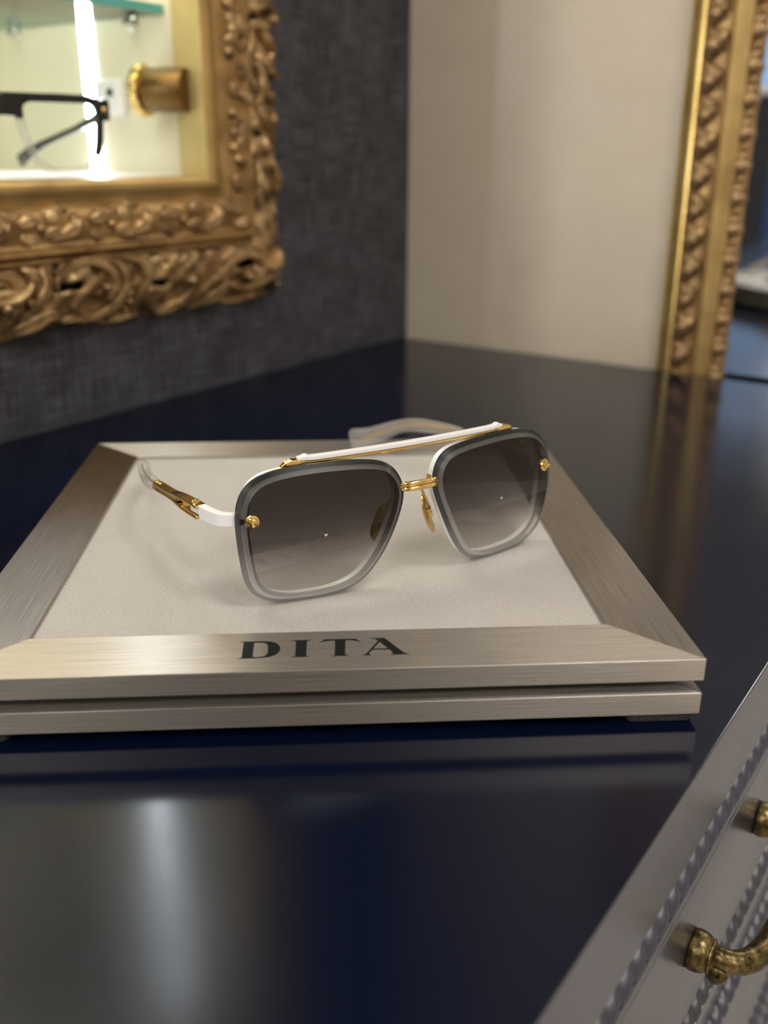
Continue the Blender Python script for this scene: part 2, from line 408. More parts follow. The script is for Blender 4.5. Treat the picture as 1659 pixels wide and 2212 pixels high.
for k in range(2):
    m_ = MB(); m_.box((-.285 + .29 * k, .18, .54), (-.005 + .29 * k, .19, 1.16)); d_ = m_.build('cabinet_door', 'charcoal_cloth', nc, bevel=.002)
    m_ = MB(); m_.ell((-.03 + .06 * k, .20, .86), (.012, .012, .012)); m_.build('knob', 'chrome', d_, smooth=True)
sbox('bounce_panel_1', (0.482, YB - .012, 0), (XR, YB, 0.66), 'shelf_white', 'unseen white panel added low on the beige wall to brighten the drawer fronts')  # added reflector out of view: gives the drawer fronts something bright to mirror

# ------------------------------------------------------------------ dresser
DX, DY0, DY1 = 0.474, -1.35, -0.0078
dr = empty('dresser', (0.002, DY1, 0)); tag(dr, 'navy lacquered dresser with rope mouldings and brass drawer handles', 'dresser')
def dl(x, y, z): return (x - 0.002, y - DY1, z)
mb = MB(); mb.box(dl(0.002, DY0, T - .036), dl(DX, DY1, T)); tp = mb.build('dresser_top', ['navy_lacquer', 'navy_satin'], dr, bevel=.0007, segs=3)
for p in tp.data.polygons:
    if p.normal.x > .5: p.material_index = 1
FX = DX - 0.0006        # face of drawers; the carcass behind the mouldings lies a little deeper
FC = FX - 0.0022
mb = MB(); mb.box(dl(0.004, DY0 + .003, 0.06), dl(FC, DY1 - .002, T - .036)); mb.build('carcass', 'navy_satin', dr)
mb = MB(); mb.box(dl(0.004, DY0 + .02, 0), dl(FX - .03, DY1 - .002, .06)); mb.build('plinth', 'navy_lacquer', dr)
def rope(z, y0, y1, r, pitch, x):
    m_ = MB(); n = 16; step = pitch / 10; k = int((y1 - y0) / step); rings = []
    for i in range(k + 1):
        y = y0 + i * step; ring = []
        for j in range(n):
            a = 2 * PI * j / n
            rr = r * (1 + 0.24 * math.cos(2 * (a - 2 * PI * (y / (2 * pitch)))))
            ring.append(dl(x + rr * math.cos(a), y, z + rr * math.sin(a)))
        rings.append(ring)
    m_.loft(rings); return m_.build('rope_moulding', 'navy_matt', dr, smooth=True)
def strip(name, z0, z1, x1):
    m_ = MB(); m_.box(dl(FC - .002, DY0 + .004, z0), dl(x1, DY1 - .003, z1)); return m_.build(name, 'navy_satin', dr, bevel=.0008)
handle_me = None
for k in range(3):
    zt = T - .0365 - .150 * k
    rope(zt - .0075, DY0 + .01, DY1 - .004, .0058, .0098, FX - .0050)
    strip('bead_moulding', zt - .0195, zt - .0165, FX + .0004)
    zd1, zd0 = zt - .022, zt - .094
    d = MB(); d.box(dl(FC - .01, DY0 + .015, zd0), dl(FX, DY1 - .012, zd1))
    do = d.build('drawer', 'navy_satin', dr, bevel=.0006)
    zb = zd0 - .004
    rope(zb - .0075, DY0 + .01, DY1 - .004, .0058, .0098, FX - .0050)
    strip('bead_moulding', zb - .0225, zb - .0165, FX + .0004)
    strip('divider_rail', zb - .034, zb - .0245, FX - .0012)
    # handles
    for yc in ((-.480,) if k else (-.480, -.98)):
        zc = (zd0 + zd1) / 2 + .004
        fx = FX
        for sy in (-1, 1):
            p = MB(); y = yc + sy * .0435
            p.lathe([(.0001, 0), (.0070, 0), (.0074, .0008), (.0075, .0022), (.0072, .0042), (.0066, .0058), (.0060, .0064), (.0058, .0066), (.0062, .0070), (.0062, .0076), (.0056, .0080), (.003, .0088), (.0001, .009)], dl(fx, y, zc), (1, 0, 0), 28)
            p.ell(dl(fx + .0098, y, zc - .0052), (.0044, .0045, .0045))
            p.build('handle_post', 'antique_brass', do, smooth=True)
        pts = []; rad = []
        for i in range(33):
            t = i / 32; a = PI * t
            yy = yc - .0435 * math.copysign(abs(math.cos(a)) ** 0.75, math.cos(a))
            xx = fx + .006 + .0170 * (math.sin(a) ** 0.66 if math.sin(a) > 0 else 0)
            pts.append(dl(xx, yy, zc + .0012 - .004 * math.sin(a))); rad.append(.0038 + .0010 * math.sin(a))
        p = MB(); p.tube(pts, rad, 14, up=(0, 0, 1)); p.build('handle_bar', 'antique_brass', do, smooth=True)

# ------------------------------------------------------------------ trays
TD = Vector((-0.61985805, 0.78471396, 0)); TN = Vector((TD.y, -TD.x, 0))
TW, TDp, TB = 0.24438, 0.25220, 0.02580
FLC = Vector((0.273427, -0.675686, 0))
def tray_mat(z):
    m_ = Matrix.Identity(4)
    for i in range(3): m_[i][0] = TN[i]; m_[i][1] = TD[i]
    m_[0][3], m_[1][3], m_[2][3] = FLC.x, FLC.y, T + z
    return m_
def make_tray(z, h0, h1, label, felt=True):
    """h0 = height of feet, h1 = top of slab"""
    e = empty('display_tray', mat=tray_mat(z)); tag(e, label, 'tray', 'stacked display trays')
    g = .00006
    W_, D_, b_ = TW, TDp, TB
    rails = [([(g, 0), (W_ - g, 0), (W_ - b_ - g, b_), (b_ + g, b_)], 'steel_x'), ([(W_, g), (W_, D_ - g), (W_ - b_, D_ - b_ - g), (W_ - b_, b_ + g)], 'steel_y'),
             ([(W_ - g, D_), (g, D_), (b_ + g, D_ - b_), (W_ - b_ - g, D_ - b_)], 'steel_x'), ([(0, D_ - g), (0, g), (b_, b_ + g), (b_, D_ - b_ - g)], 'steel_y')]
    for poly, mt in rails:
        m_ = MB(); m_.prism(poly, h0, h1); m_.build('steel_rail', mt, e, bevel=.00025, segs=2)
    m_ = MB(); m_.box((b_ - .0005, b_ - .0005, h0 + .001), (W_ - b_ + .0005, D_ - b_ + .0005, h1 - .0016)); m_.build('suede_pad', 'suede', e)
    for ix in (0, 1):
        for iy in (0, 1):
            f = MB(); L_, w_ = .0215, .019
            x0 = .0016 if ix == 0 else W_ - .0016 - L_; y0 = .0012 if iy == 0 else D_ - .0012 - w_
            if z > 0.005:
                x0 = .012 if ix == 0 else W_ - .012 - L_; y0 = .014 if iy == 0 else D_ - .014 - w_
            pts = []
            for (cx, cy, a0) in ((x0 + L_ - .002, y0 + .002, -PI / 2), (x0 + L_ - .002, y0 + w_ - .002, 0), (x0 + .002, y0 + w_ - .002, PI / 2), (x0 + .002, y0 + .002, PI)):
                for q in range(4): pts.append((cx + .002 * math.cos(a0 + q * PI / 6), cy + .002 * math.sin(a0 + q * PI / 6)))
            f.prism(pts, 0, h0); f.build('felt_foot', 'black_felt', e, bevel=.0006)
    return e
tray_low = make_tray(0.0, .00338, .01113, 'brushed steel display tray at the bottom of the stack, resting on the navy dresser top')
tray_top = make_tray(.01113, .00454, .01233, 'brushed steel display tray with suede pad and black serif lettering, top of the stack')
LET = {
 'D': [[[95.28,19.68],[100.45,19.7],[103.73,19.6],[105.21,19.37],[107.07,18.35],[108.16,16.55],[108.68,14.4],[108.33,12.2],[107.24,10.3],[105.34,9.1],[102.91,8.5],[99.03,8.4],[95.52,8.38],[95.08,8.51],[96.02,8.75],[96.55,9.1],[96.49,19.0],[96.03,19.35]],[[99.99,18.8],[102.6,18.75],[103.9,18.1],[104.5,16.5],[104.67,14.11],[104.58,11.54],[104.0,10.0],[102.7,9.3],[100.4,9.25],[100.0,9.7]]],
 'I': [[[112.14,19.75],[118.44,19.8],[118.19,19.5],[117.2,19.18],[117.0,9.41],[117.58,8.8],[118.4,8.5],[112.09,8.44],[112.61,8.75],[113.49,9.1],[113.6,18.8],[112.95,19.4]]],
 'T': [[[120.94,17.4],[122.85,19.73],[123.51,19.85],[133.09,19.8],[134.93,17.5],[133.41,18.23],[131.4,18.95],[129.8,18.9],[129.46,9.82],[129.86,8.93],[130.92,8.5],[124.69,8.41],[125.4,8.73],[126.12,9.13],[126.36,18.7],[125.71,18.95],[124.24,18.85],[122.4,18.3]]],
 'A': [[[137.6,19.85],[142.64,19.9],[148.21,9.91],[149.21,8.97],[150.33,8.55],[143.78,8.42],[144.91,9.13],[144.02,11.91],[138.31,11.95],[137.12,9.77],[137.54,8.8],[138.0,8.5],[134.67,8.42],[135.77,9.05],[136.55,10.2],[139.95,16.9],[140.5,18.0],[139.52,19.3]],[[141.0,17.3],[143.4,12.75],[138.7,12.75]]]}
def flat_letter(loops, z, mat, parent):
    bm = bmesh.new(); edges = []
    for lp in loops:
        vs = [bm.verts.new((x / 1000, y / 1000, z)) for x, y in lp]
        edges += [bm.edges.new((vs[i], vs[(i + 1) % len(vs)])) for i in range(len(vs))]
    r = bmesh.ops.triangle_fill(bm, use_beauty=True, use_dissolve=False, edges=edges)
    ex = bmesh.ops.extrude_face_region(bm, geom=bm.faces[:])
    bmesh.ops.translate(bm, verts=[g for g in ex['geom'] if isinstance(g, bmesh.types.BMVert)], vec=(0, 0, -.0004))
    bmesh.ops.recalc_face_normals(bm, faces=bm.faces)
    me = bpy.data.meshes.new('letter'); bm.to_mesh(me); bm.free(); me.materials.append(MATS[mat])
    o = bpy.data.objects.new('letter', me); COL.objects.link(o); o.parent = parent
for k, loops in LET.items(): flat_letter(loops, .01233 + .00004, 'ink', tray_top)

# ------------------------------------------------------------------ sunglasses (local: x across, y backwards, z up, metres)
GX = Vector((0.41636368, 0.909198, 0.00053807)); GY = Vector((-0.90698414, 0.41539098, -0.06949889)); GZ = Vector((-0.06341176, 0.0284488, 0.99758188))
gm = Matrix.Identity(4)
for i in range(3): gm[i][0], gm[i][1], gm[i][2] = GX[i], GY[i], GZ[i]
gm[0][3], gm[1][3], gm[2][3] = 0.355675, -0.523809, T + 0.051435 - .0002
sg = empty('sunglasses', mat=gm); tag(sg, 'white and gold aviator sunglasses with grey gradient lenses standing on the suede pad', 'sunglasses')
K1, K2 = 1.9071, 5.6354
def surf(x, z): return K1 * x * x + K2 * z * z
OUT = [[-68.51,-3.3],[-68.29,-5.91],[-68.01,-8.5],[-67.66,-11.11],[-67.28,-13.78],[-66.77,-16.48],[-65.98,-19.16],[-64.75,-21.68],[-62.97,-23.83],[-60.75,-25.55],[-58.24,-26.83],[-55.55,-27.65],[-52.84,-28.14],[-50.2,-28.39],[-47.69,-28.54],[-45.3,-28.68],[-42.99,-28.78],[-40.73,-28.81],[-38.5,-28.83],[-36.27,-28.77],[-34.04,-28.57],[-31.81,-28.26],[-29.59,-27.79],[-27.4,-27.1],[-25.29,-26.19],[-23.29,-25.02],[-21.49,-23.57],[-19.91,-21.89],[-18.51,-20.07],[-17.21,-18.2],[-15.99,-16.3],[-14.82,-14.34],[-13.71,-12.32],[-12.65,-10.23],[-11.62,-8.04],[-10.59,-5.74],[-9.54,-3.3],[-8.49,-0.67],[-7.45,2.17],[-6.6,5.25],[-6.28,8.43],[-6.8,11.48],[-8.01,14.3],[-9.76,16.82],[-12.21,18.76],[-15.27,19.93],[-18.48,20.56],[-21.52,20.95],[-24.34,21.23],[-26.96,21.45],[-29.44,21.6],[-31.8,21.72],[-34.07,21.82],[-36.3,21.87],[-38.5,21.9],[-40.71,21.91],[-42.94,21.89],[-45.23,21.8],[-47.59,21.67],[-50.06,21.49],[-52.65,21.2],[-55.36,20.78],[-58.14,20.11],[-60.84,19.04],[-63.27,17.48],[-65.28,15.45],[-66.79,13.04],[-67.82,10.37],[-68.39,7.58],[-68.63,4.77],[-68.69,2.02],[-68.64,-0.66]]
def resample(P, n):
    Q = [Vector((x / 1000, z / 1000)) for x, z in P]; Q.append(Q[0]); s_ = [0]
    for a, b_ in zip(Q, Q[1:]): s_.append(s_[-1] + (b_ - a).length)
    out = []; k = 0
    for i in range(n):
        t = s_[-1] * i / n
        while s_[k + 1] < t: k += 1
        out.append(Q[k].lerp(Q[k + 1], (t - s_[k]) / (s_[k + 1] - s_[k])))
    return out
def smooth_loop(P, it=2):
    n = len(P)
    for _ in range(it): P = [(P[i - 1] + P[i] * 2 + P[(i + 1) % n]) / 4 for i in range(n)]
    return P
NL = 120
BASE = smooth_loop(resample(OUT, NL), 3)
def inset(d):
    n = len(BASE); out = []
    for i in range(n):
        t = (BASE[(i + 1) % n] - BASE[i - 1]).normalized(); nrm = Vector((-t.y, t.x))     # outline runs counter-clockwise: left = inside
        out.append(BASE[i] + nrm * d)
    return smooth_loop(out, 1)
def ring3(loop, off, sx):
    return [(sx * p.x, surf(p.x, p.y) + off, p.y) for p in loop]
def scaled(loop, t):
    c_ = Vector((-.0385, -.0033)); return [c_ + (p - c_) * t for p in loop]
face_in = inset(.0029); mid_in = inset(.0014)
for sx in (1, -1):
    m_ = MB()
    m_.loft([ring3(scaled(face_in, t), -.0018, sx) for t in (1, .9, .78, .64, .48, .32, .16, .02)], caps=False)
    m_.loft([ring3(scaled(inset(.0003), t), .0012, sx) for t in (1, .9, .78, .64, .48, .32, .16, .02)], caps=False, mi=1)
    ln = m_.build('lens', ['lens_tint', 'lens_back'], sg, smooth=True)
    ln['label'] = 'grey gradient lens, dark at the top and clear below'
    m_ = MB(); m_.loft([ring3(face_in, -.0018, sx), ring3(mid_in, -.0009, sx)], caps=False)
    m_.loft([ring3(mid_in, -.0009, sx), ring3(BASE, 0, sx), ring3(BASE, .0010, sx), ring3(inset(.0003), .0012, sx)], caps=False, mi=1)
    m_.build('bevelled_edge', ['lens_bevel', 'lens_edge'], ln, smooth=True, auto=30)
    # white rim behind the lens
    def rim_in(extra):
        L1 = inset(.0004 + extra); L2 = inset(.0026 + extra); out = []
        for p, q_ in zip(L1, L2):
            t = max(0, min(1, (-p.x - .050) / .014)) * max(0, min(1, (.020 - p.y) / .010)); out.append(p.lerp(q_, t))
        return smooth_loop(out, 2)
    a, b_ = rim_in(0), rim_in(.0023)
    m_ = MB()
    m_.loft([ring3(a, .0016, sx), ring3(a, .0046, sx), ring3(rim_in(.0006), .0050, sx), ring3(rim_in(.0017), .0050, sx), ring3(b_, .0046, sx), ring3(b_, .0018, sx)], caps=False, loop=True)
    m_.build('rim', 'white_enamel', sg, smooth=True, auto=35)
    # lens screw with washer
    cx, cz = sx * .0637, .0050; cy = surf(cx, cz)
    nrm = Vector((2 * K1 * cx, -1, 2 * K2 * cz)).normalized()
    m_ = MB(); m_.lathe([(.0001, -.001), (.0025, -.001), (.00255, .0003), (.0023, .0007), (.00175, .0008), (.0017, .0013), (.0015, .0016), (.0011, .0017), (.00105, .0021), (.00075, .0022), (.0007, .0015), (.0001, .0015)], (cx, cy - .0018, cz), nrm, 24)
    so = m_.build('lens_screw', 'gold_polished', sg, smooth=True, auto=25)
    m_ = MB(); m_.sweep([(cx, cy - .0012, cz + .0002), (sx * .0675, surf(.0675, cz) - .0006, cz + .0002)], .0012, .0019); m_.build('lens_notch', 'black_plastic', so)
    # end piece, white, curving back to the hinge
    path = [(sx * .0630, .0122, .0048), (sx * .0668, .0128, .0048), (sx * .0694, .0140, .0049), (sx * .0714, .0162, .0050), (sx * .0725, .0195, .0051), (sx * .0733, .0235, .0053), (sx * .0738, .0275, .0054)]
    PV = [Vector(p) for p in path]; fine = []; fh = []; HV = [.0046, .0047, .0048, .0050, .0051, .0052, .0052]
    for k in range(6):
        for q in range(4):
            f = q / 4; p0, p1, p2, p3 = PV[max(k - 1, 0)], PV[k], PV[k + 1], PV[min(k + 2, 6)]
            fine.append(0.5 * ((2 * p1) + (p2 - p0) * f + (2 * p0 - 5 * p1 + 4 * p2 - p3) * f * f + (3 * p1 - p0 - 3 * p2 + p3) * f ** 3)); fh.append(lerp(HV[k], HV[k + 1], f))
    fine.append(PV[-1]); fh.append(HV[-1])
    m_ = MB(); m_.sweep(fine, .0030, fh)
    m_.sweep([(sx * .0739, .0270, .0052), (sx * .0740, .036, .0049)], .0024, .0022)
    m_.build('end_piece', 'white_enamel', sg, smooth=True, bevel=.0004, auto=30)
    # temple: gold fork hinge, then clear acetate with a gold core
    te = empty('temple'); te.parent = sg
    def tx(y): return sx * (.0741 - 0.0000 * y - (max(0, y - .085) / .067) ** 1.5 * .0175)
    def tz(y):
        pts = [(.022, .0055), (.06, .0043), (.085, .0035), (.105, .0033), (.118, .0024), (.130, -.0018), (.142, -.0076), (.154, -.0112)]
        for (a0, z0), (a1, z1) in zip(pts, pts[1:]):
            if y <= a1:
                t = (y - a0) / (a1 - a0); return z0 + (z1 - z0) * t
        return pts[-1][1]
    def tzs(y): return (tz(max(.022, y - .006)) + 2 * tz(y) + tz(min(.154, y + .006))) / 4
    hg = MB()
    ys = [.0278, .036, .044, .050, .056, .062, .069, .076, .081]
    hg.sweep([(tx(y), y, tzs(y) + [.0019, .0019, .0018, .0016, .0011, .0010, .0010, .0010, .0009][i]) for i, y in enumerate(ys)], [.0044, .0044, .0042, .0038, .0034, .0034, .0036, .0036, .0026], .0012)
    hg.sweep([(tx(y), y, tzs(y) - [.0022, .0022, .0021, .0017, .0012, .0011, .0011, .0011, .0010][i]) for i, y in enumerate(ys)], [.0044, .0044, .0042, .0038, .0034, .0034, .0036, .0036, .0026], .0011)
    hg.sweep([(tx(y), y, tzs(y)) for y in (.050, .060, .070, .0815)], [.0026, .0028, .0030, .0022], .0016)
    ho = hg.build('hinge_fork', 'gold_polished', te, bevel=.0003)
    m_ = MB(); m_.lathe([(.0001, 0), (.0017, 0), (.0017, .0004), (.0013, .0008), (.0007, .0008), (.0006, .0005), (.0001, .0005)], (tx(.033), .033, tzs(.033) + .0025), (0, 0, 1), 20); m_.build('hinge_screw', 'gold_polished', ho, smooth=True, auto=25)
    for q in (.0735, .077):
        m_ = MB(); m_.lathe([(.0001, 0), (.0010, 0), (.0010, .0002), (.0001, .0004)], (tx(q), q, tzs(q) + .0015), (0, 0, 1), 14); m_.build('rivet', 'gold_satin', ho, smooth=True)
    m_ = MB(); ys = [.0795 + i * .0025 for i in range(31)]
    hts = []
    for y in ys:
        t = (y - .0795) / .075; hts.append(.0050 + .0016 * min(1, t / .4) + (.0064 * ((t - .55) / .45) ** 1.3 if t > .55 else 0))
    hts[0] *= .75; hts[-1] *= .8
    m_.sweep([(tx(y), y, tzs(y)) for y in ys], [.0044 - .0012 * (i / 30) for i in range(31)], hts, n=16, power=4.5)
    m_.build('temple_tip', 'clear_acetate', te, smooth=True)
    m_ = MB(); ys = [.080 + i * .0035 for i in range(21)]
    m_.sweep([(tx(y), y, tzs(y) + .0004) for y in ys], .0009, [.0020] * 17 + [.0024, .0028, .0030, .0026], n=8, power=2.5); m_.build('core_wire', 'gold_satin', te, smooth=True)
    # nose pad on its arm
    pe = empty('nose_pad'); pe.parent = sg
    m_ = MB(); m_.tube([(sx * .0072, .0030, .0085), (sx * .0058, .0065, .0078), (sx * .0062, .0085, .0045), (sx * .0086, .0092, -.0005), (sx * .0106, .0094, -.0045)], .00055, 8); m_.build('pad_arm', 'gold_satin', pe, smooth=True)
    zl = Vector((sx * .36, .05, -.93)).normalized(); nn = Vector((-sx * .83, .55, 0)); nn = (nn - zl * nn.dot(zl)).normalized(); sd = zl.cross(nn)
    pc = Vector((sx * .0093, .0104, -.0066))
    m_ = MB(); rings = []
    for dd, sc in ((-.00045, .93), (-.00020, 1.0), (.00020, 1.0), (.00045, .93)):
        ring = []
        for k in range(28):
            a = 2 * PI * k / 28; c_, s_ = math.cos(a), math.sin(a)
            u = .0080 * math.copysign(abs(c_) ** .72, c_); w_ = (.0044 + .0004 * c_) * math.copysign(abs(s_) ** .72, s_)
            ring.append(pc + zl * u * sc + sd * w_ * sc + nn * (dd - 12 * u * u * 1.2))
        rings.append(ring)
    m_.loft(rings); m_.build('pad', 'gold_satin', pe, smooth=True, auto=40)
    m_ = MB(); B0 = pc - nn * .0012 + zl * -.0002
    m_.sweep([B0 - zl * .0018, B0 + zl * .0018], .0017, .0024, up=tuple(nn)); m_.lathe([(.0001, -.0012), (.0008, -.0012), (.0008, .0012), (.0001, .0012)], B0 - nn * .0006, sd, 12)
    m_.build('pad_box', 'gold_polished', pe, bevel=.0003)
# brow bar
bb = empty('brow_bar'); bb.parent = sg
N = 40; xs = [-.0440 + .088 * i / N for i in range(N + 1)]
def by(x): return surf(x, .0222) + .0030
def bz(x): return .0236 - .0002 * (x / .044) ** 2 + .0004 * math.exp(-((abs(x) - .0425) / .002) ** 2)
m_ = MB(); m_.sweep([(x, by(x), bz(x)) for x in xs], .0030, [.0012] + [.0017] * (N - 1) + [.0012]); m_.build('white_bar', 'white_enamel', bb, bevel=.00035)
xs2 = [-.0455 + .091 * i / N for i in range(N + 1)]
m_ = MB(); m_.sweep([(x, by(x) - .0002, .02215 - .0003 * (x / .044) ** 2) for x in xs2], .0026, .0011); m_.build('gold_bar', 'gold_polished', bb, bevel=.0003)
for sx in (-1, 1):
    m_ = MB()
    m_.sweep([(sx * .0412, by(.0412) - .0002, .0222), (sx * .0436, by(.0436) - .0002, .0225), (sx * .0462, by(.0462), .0224), (sx * .0482, by(.0482), .0217), (sx * .0500, by(.05), .0208)], [.0026, .0034, .0036, .0034, .0022], [.0012, .0020, .0025, .0024, .0014])
    m_.sweep([(sx * .0495, by(.0495), .0208), (sx * .0512, by(.0512), .0202)], .0018, .0012)
    cl = m_.build('end_clip', 'gold_polished', bb, bevel=.0004)
    m_ = MB(); m_.lathe([(.0001, -.0008), (.0012, -.0008), (.0012, .0006), (.0008, .0010), (.0001, .0010)], (sx * .0415, by(.0415), .0240), (0, 0, 1), 14); m_.build('rivet', 'white_enamel', cl, smooth=True, auto=30)
# bridge
br = empty('bridge'); br.parent = sg
for zz, hh, yy in ((.0102, .0010, -.0014), (.0082, .0010, -.0014), (.0092, .0010, -.0004)):
    m_ = MB(); pts = []
    for i in range(17):
        t = i / 8 - 1; x = .0083 * t
        pts.append((x, yy - .0014 * (1 - t * t) + .0022 * abs(t) ** 4, zz + .0005 * (1 - t * t)))
    m_.tube(pts, [.0006] + [.0009] * 15 + [.0006], 12); m_.build('bridge_bar', 'gold_polished', br, smooth=True)
for sx in (-1, 1):
    m_ = MB(); m_.sweep([(sx * .0076, -.0003, .0092), (sx * .0079, .0030, .0092), (sx * .0066, .0052, .0096)], .0012, .0026); m_.build('bridge_lug', 'gold_polished', br, bevel=.0003)

# ------------------------------------------------------------------ wall cabinet behind the gilded frame
ca = empty('wall_cabinet', (0, (OY0 + OY1) / 2, OZ0)); tag(ca, 'lit cream display cabinet set into the charcoal wall', 'cabinet')
CO = Vector(ca.location)
def cl_(x, y, z): return (x - CO.x, y - CO.y, z - CO.z)
CX = -.262; SY = -.2755
def cbox(name, a, b, mat, **k):
    m_ = MB(); m_.box(cl_(*a), cl_(*b)); return m_.build(name, mat, ca, **k)
cbox('back_panel', (CX - .01, OY0 - .01, OZ0 - .01), (CX, SY + .01, OZ1 + .01), 'cabinet_cream')
cbox('side_panel', (CX, SY, OZ0 - .005), (-.0065, SY + .008, OZ1 + .01), 'cabinet_cream')
cbox('side_panel', (CX, OY0 - .013, OZ0 - .005), (-.0065, OY0 - .005, OZ1 + .01), 'cabinet_cream')
cbox('top_panel', (CX, OY0 - .005, OZ1 + .001), (-.0065, SY, OZ1 + .01), 'cabinet_cream')
cbox('base_shelf', (CX, OY0 - .005, OZ0 - .010), (-.0065, SY, OZ0 + .0006), 'shelf_white')
tb = MB(); tb.box(cl_(-.1115, SY - .0006, OZ0 + .0008), cl_(-.0975, SY, OZ1)); tb.build('light_strip', 'tube_glow', ca)
tb = MB(); tb.box(cl_(-.1115, OY0 - .005, OZ0 + .0008), cl_(-.0975, OY0 - .0044, OZ1)); tb.build('light_strip', 'tube_glow', ca)
area('cabinet_light', (-.11, (OY0 + OY1) / 2, OZ1 - .005), .40, 1.9, (1.0, 0.93, 0.72), (-.11, (OY0 + OY1) / 2, OZ0), .16)
SHZ = T + .2625
for (x, y) in ((-.052, SY), (-.186, SY), (-.052, OY0 - .005), (-.186, OY0 - .005)):
    s_ = -1 if y == SY else 1
    m_ = MB(); m_.lathe([(.0001, 0), (.0050, 0), (.0050, .002), (.0036, .003), (.0036, .008), (.0001, .0085)], cl_(x, y, SHZ - .0042), (0, s_, 0), 16); m_.build('shelf_peg', 'chrome', ca, smooth=True, auto=30)
# small lock on the side panel behind the knob
m_ = MB(); m_.box(cl_(-.0945, SY - .006, T + .1975), cl_(-.0640, SY, T + .2225)); lk = m_.build('lock_case', 'shelf_white', ca, bevel=.0015)
m_ = MB(); m_.lathe([(.0001, 0), (.0030, 0), (.0030, .0012), (.0001, .0012)], cl_(-.0770, SY - .0058, T + .2135), (0, -1, 0), 16); m_.build('keyhole', 'black_plastic', lk, smooth=True, auto=30)
gs = empty('glass_shelf', (-.14, (OY0 + SY) / 2, SHZ)); tag(gs, 'clear glass shelf with a green edge inside the lit cabinet', 'shelf')
m_ = MB(); hx, hy = .119, (SY - OY0) / 2 - .001
m_.box((-hx, -hy, 0), (hx, hy, .006)); go = m_.build('pane', ['shelf_glass', 'shelf_glass_edge'], gs)
for p in go.data.polygons:
    if abs(p.normal.z) < .5: p.material_index = 1

# ------------------------------------------------------------------ gilded frame round the cabinet
gf = empty('gilded_frame', (0, (OY0 + OY1) / 2, OZ0 - .093)); tag(gf, 'carved and gilded picture frame around the lit cabinet opening', 'frame')
GO = Vector(gf.location)
FW = .0905
# profile: w = distance outward from the opening, h = height off the wall
PROF_FILLET = [(.000, .0184), (.003, .0205), (.0085, .0205), (.0120, .0175), (.0150, .0165)]
PROF_INNER = [(.0150, .0165), (.0175, .0185), (.0225, .0205), (.0290, .0210), (.0345, .0200), (.0375, .0195), (.0385, .0200)]
PROF_COVE = [(.0385, .0200), (.0400, .0225), (.0425, .0228), (.0440, .0190), (.0462, .0160), (.0480, .0165)]
PROF_OUTER = [(.0480, .0165), (.0520, .0180), (.0600, .0190), (.0700, .0180), (.0800, .0140), (.0880, .0080), (FW, .0020), (FW, .0)]
def fpos(rail, u, w_, h):
    """rail: 0 bottom (u along +Y from the left), 1 right (u along +Z from the bottom), 2 top, 3 left; u measured from the opening corner"""
    if rail == 0: p = (h, OY0 + u, OZ0 - w_)
    elif rail == 1: p = (h, OY1 + w_, OZ0 + u)
    elif rail == 2: p = (h, OY0 + u, OZ1 + w_)
    else: p = (h, OY0 - w_, OZ0 + u)
    return Vector(p) - GO
RL = {0: OY1 - OY0, 1: OZ1 - OZ0, 2: OY1 - OY0, 3: OZ1 - OZ0}
def rail_part(name, prof, mat, back=None):
    for rail in range(4):
        L_ = RL[rail]; m_ = MB()
        m_.loft([[fpos(rail, -w_, w_, h) for w_, h in prof], [fpos(rail, L_ + w_, w_, h) for w_, h in prof]], closed=False, caps=False)
        m_.build(name, mat, gf, smooth=True, auto=50)
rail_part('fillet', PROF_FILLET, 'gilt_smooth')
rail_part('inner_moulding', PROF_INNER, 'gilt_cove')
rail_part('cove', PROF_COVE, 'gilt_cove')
# jamb lining from the frame back into the cabinet
for a, b_ in (((-.0085, OY1, OZ0 - .001), (.0184, OY1 + .0045, OZ1)), ((-.0085, OY0 - .0045, OZ0 - .001), (.0184, OY0, OZ1)), ((-.0085, OY0, OZ1), (.0184, OY1, OZ1 + .0045))):
    m_ = MB(); m_.box(Vector(a) - GO, Vector(b_) - GO); m_.build('jamb_lining', 'jamb_gold', gf)
m_ = MB(); m_.box(Vector((-.0085, OY0, OZ0 - .006)) - GO, Vector((.0184, OY1, OZ0)) - GO); m_.build('jamb_lining', 'gilt_smooth', gf)
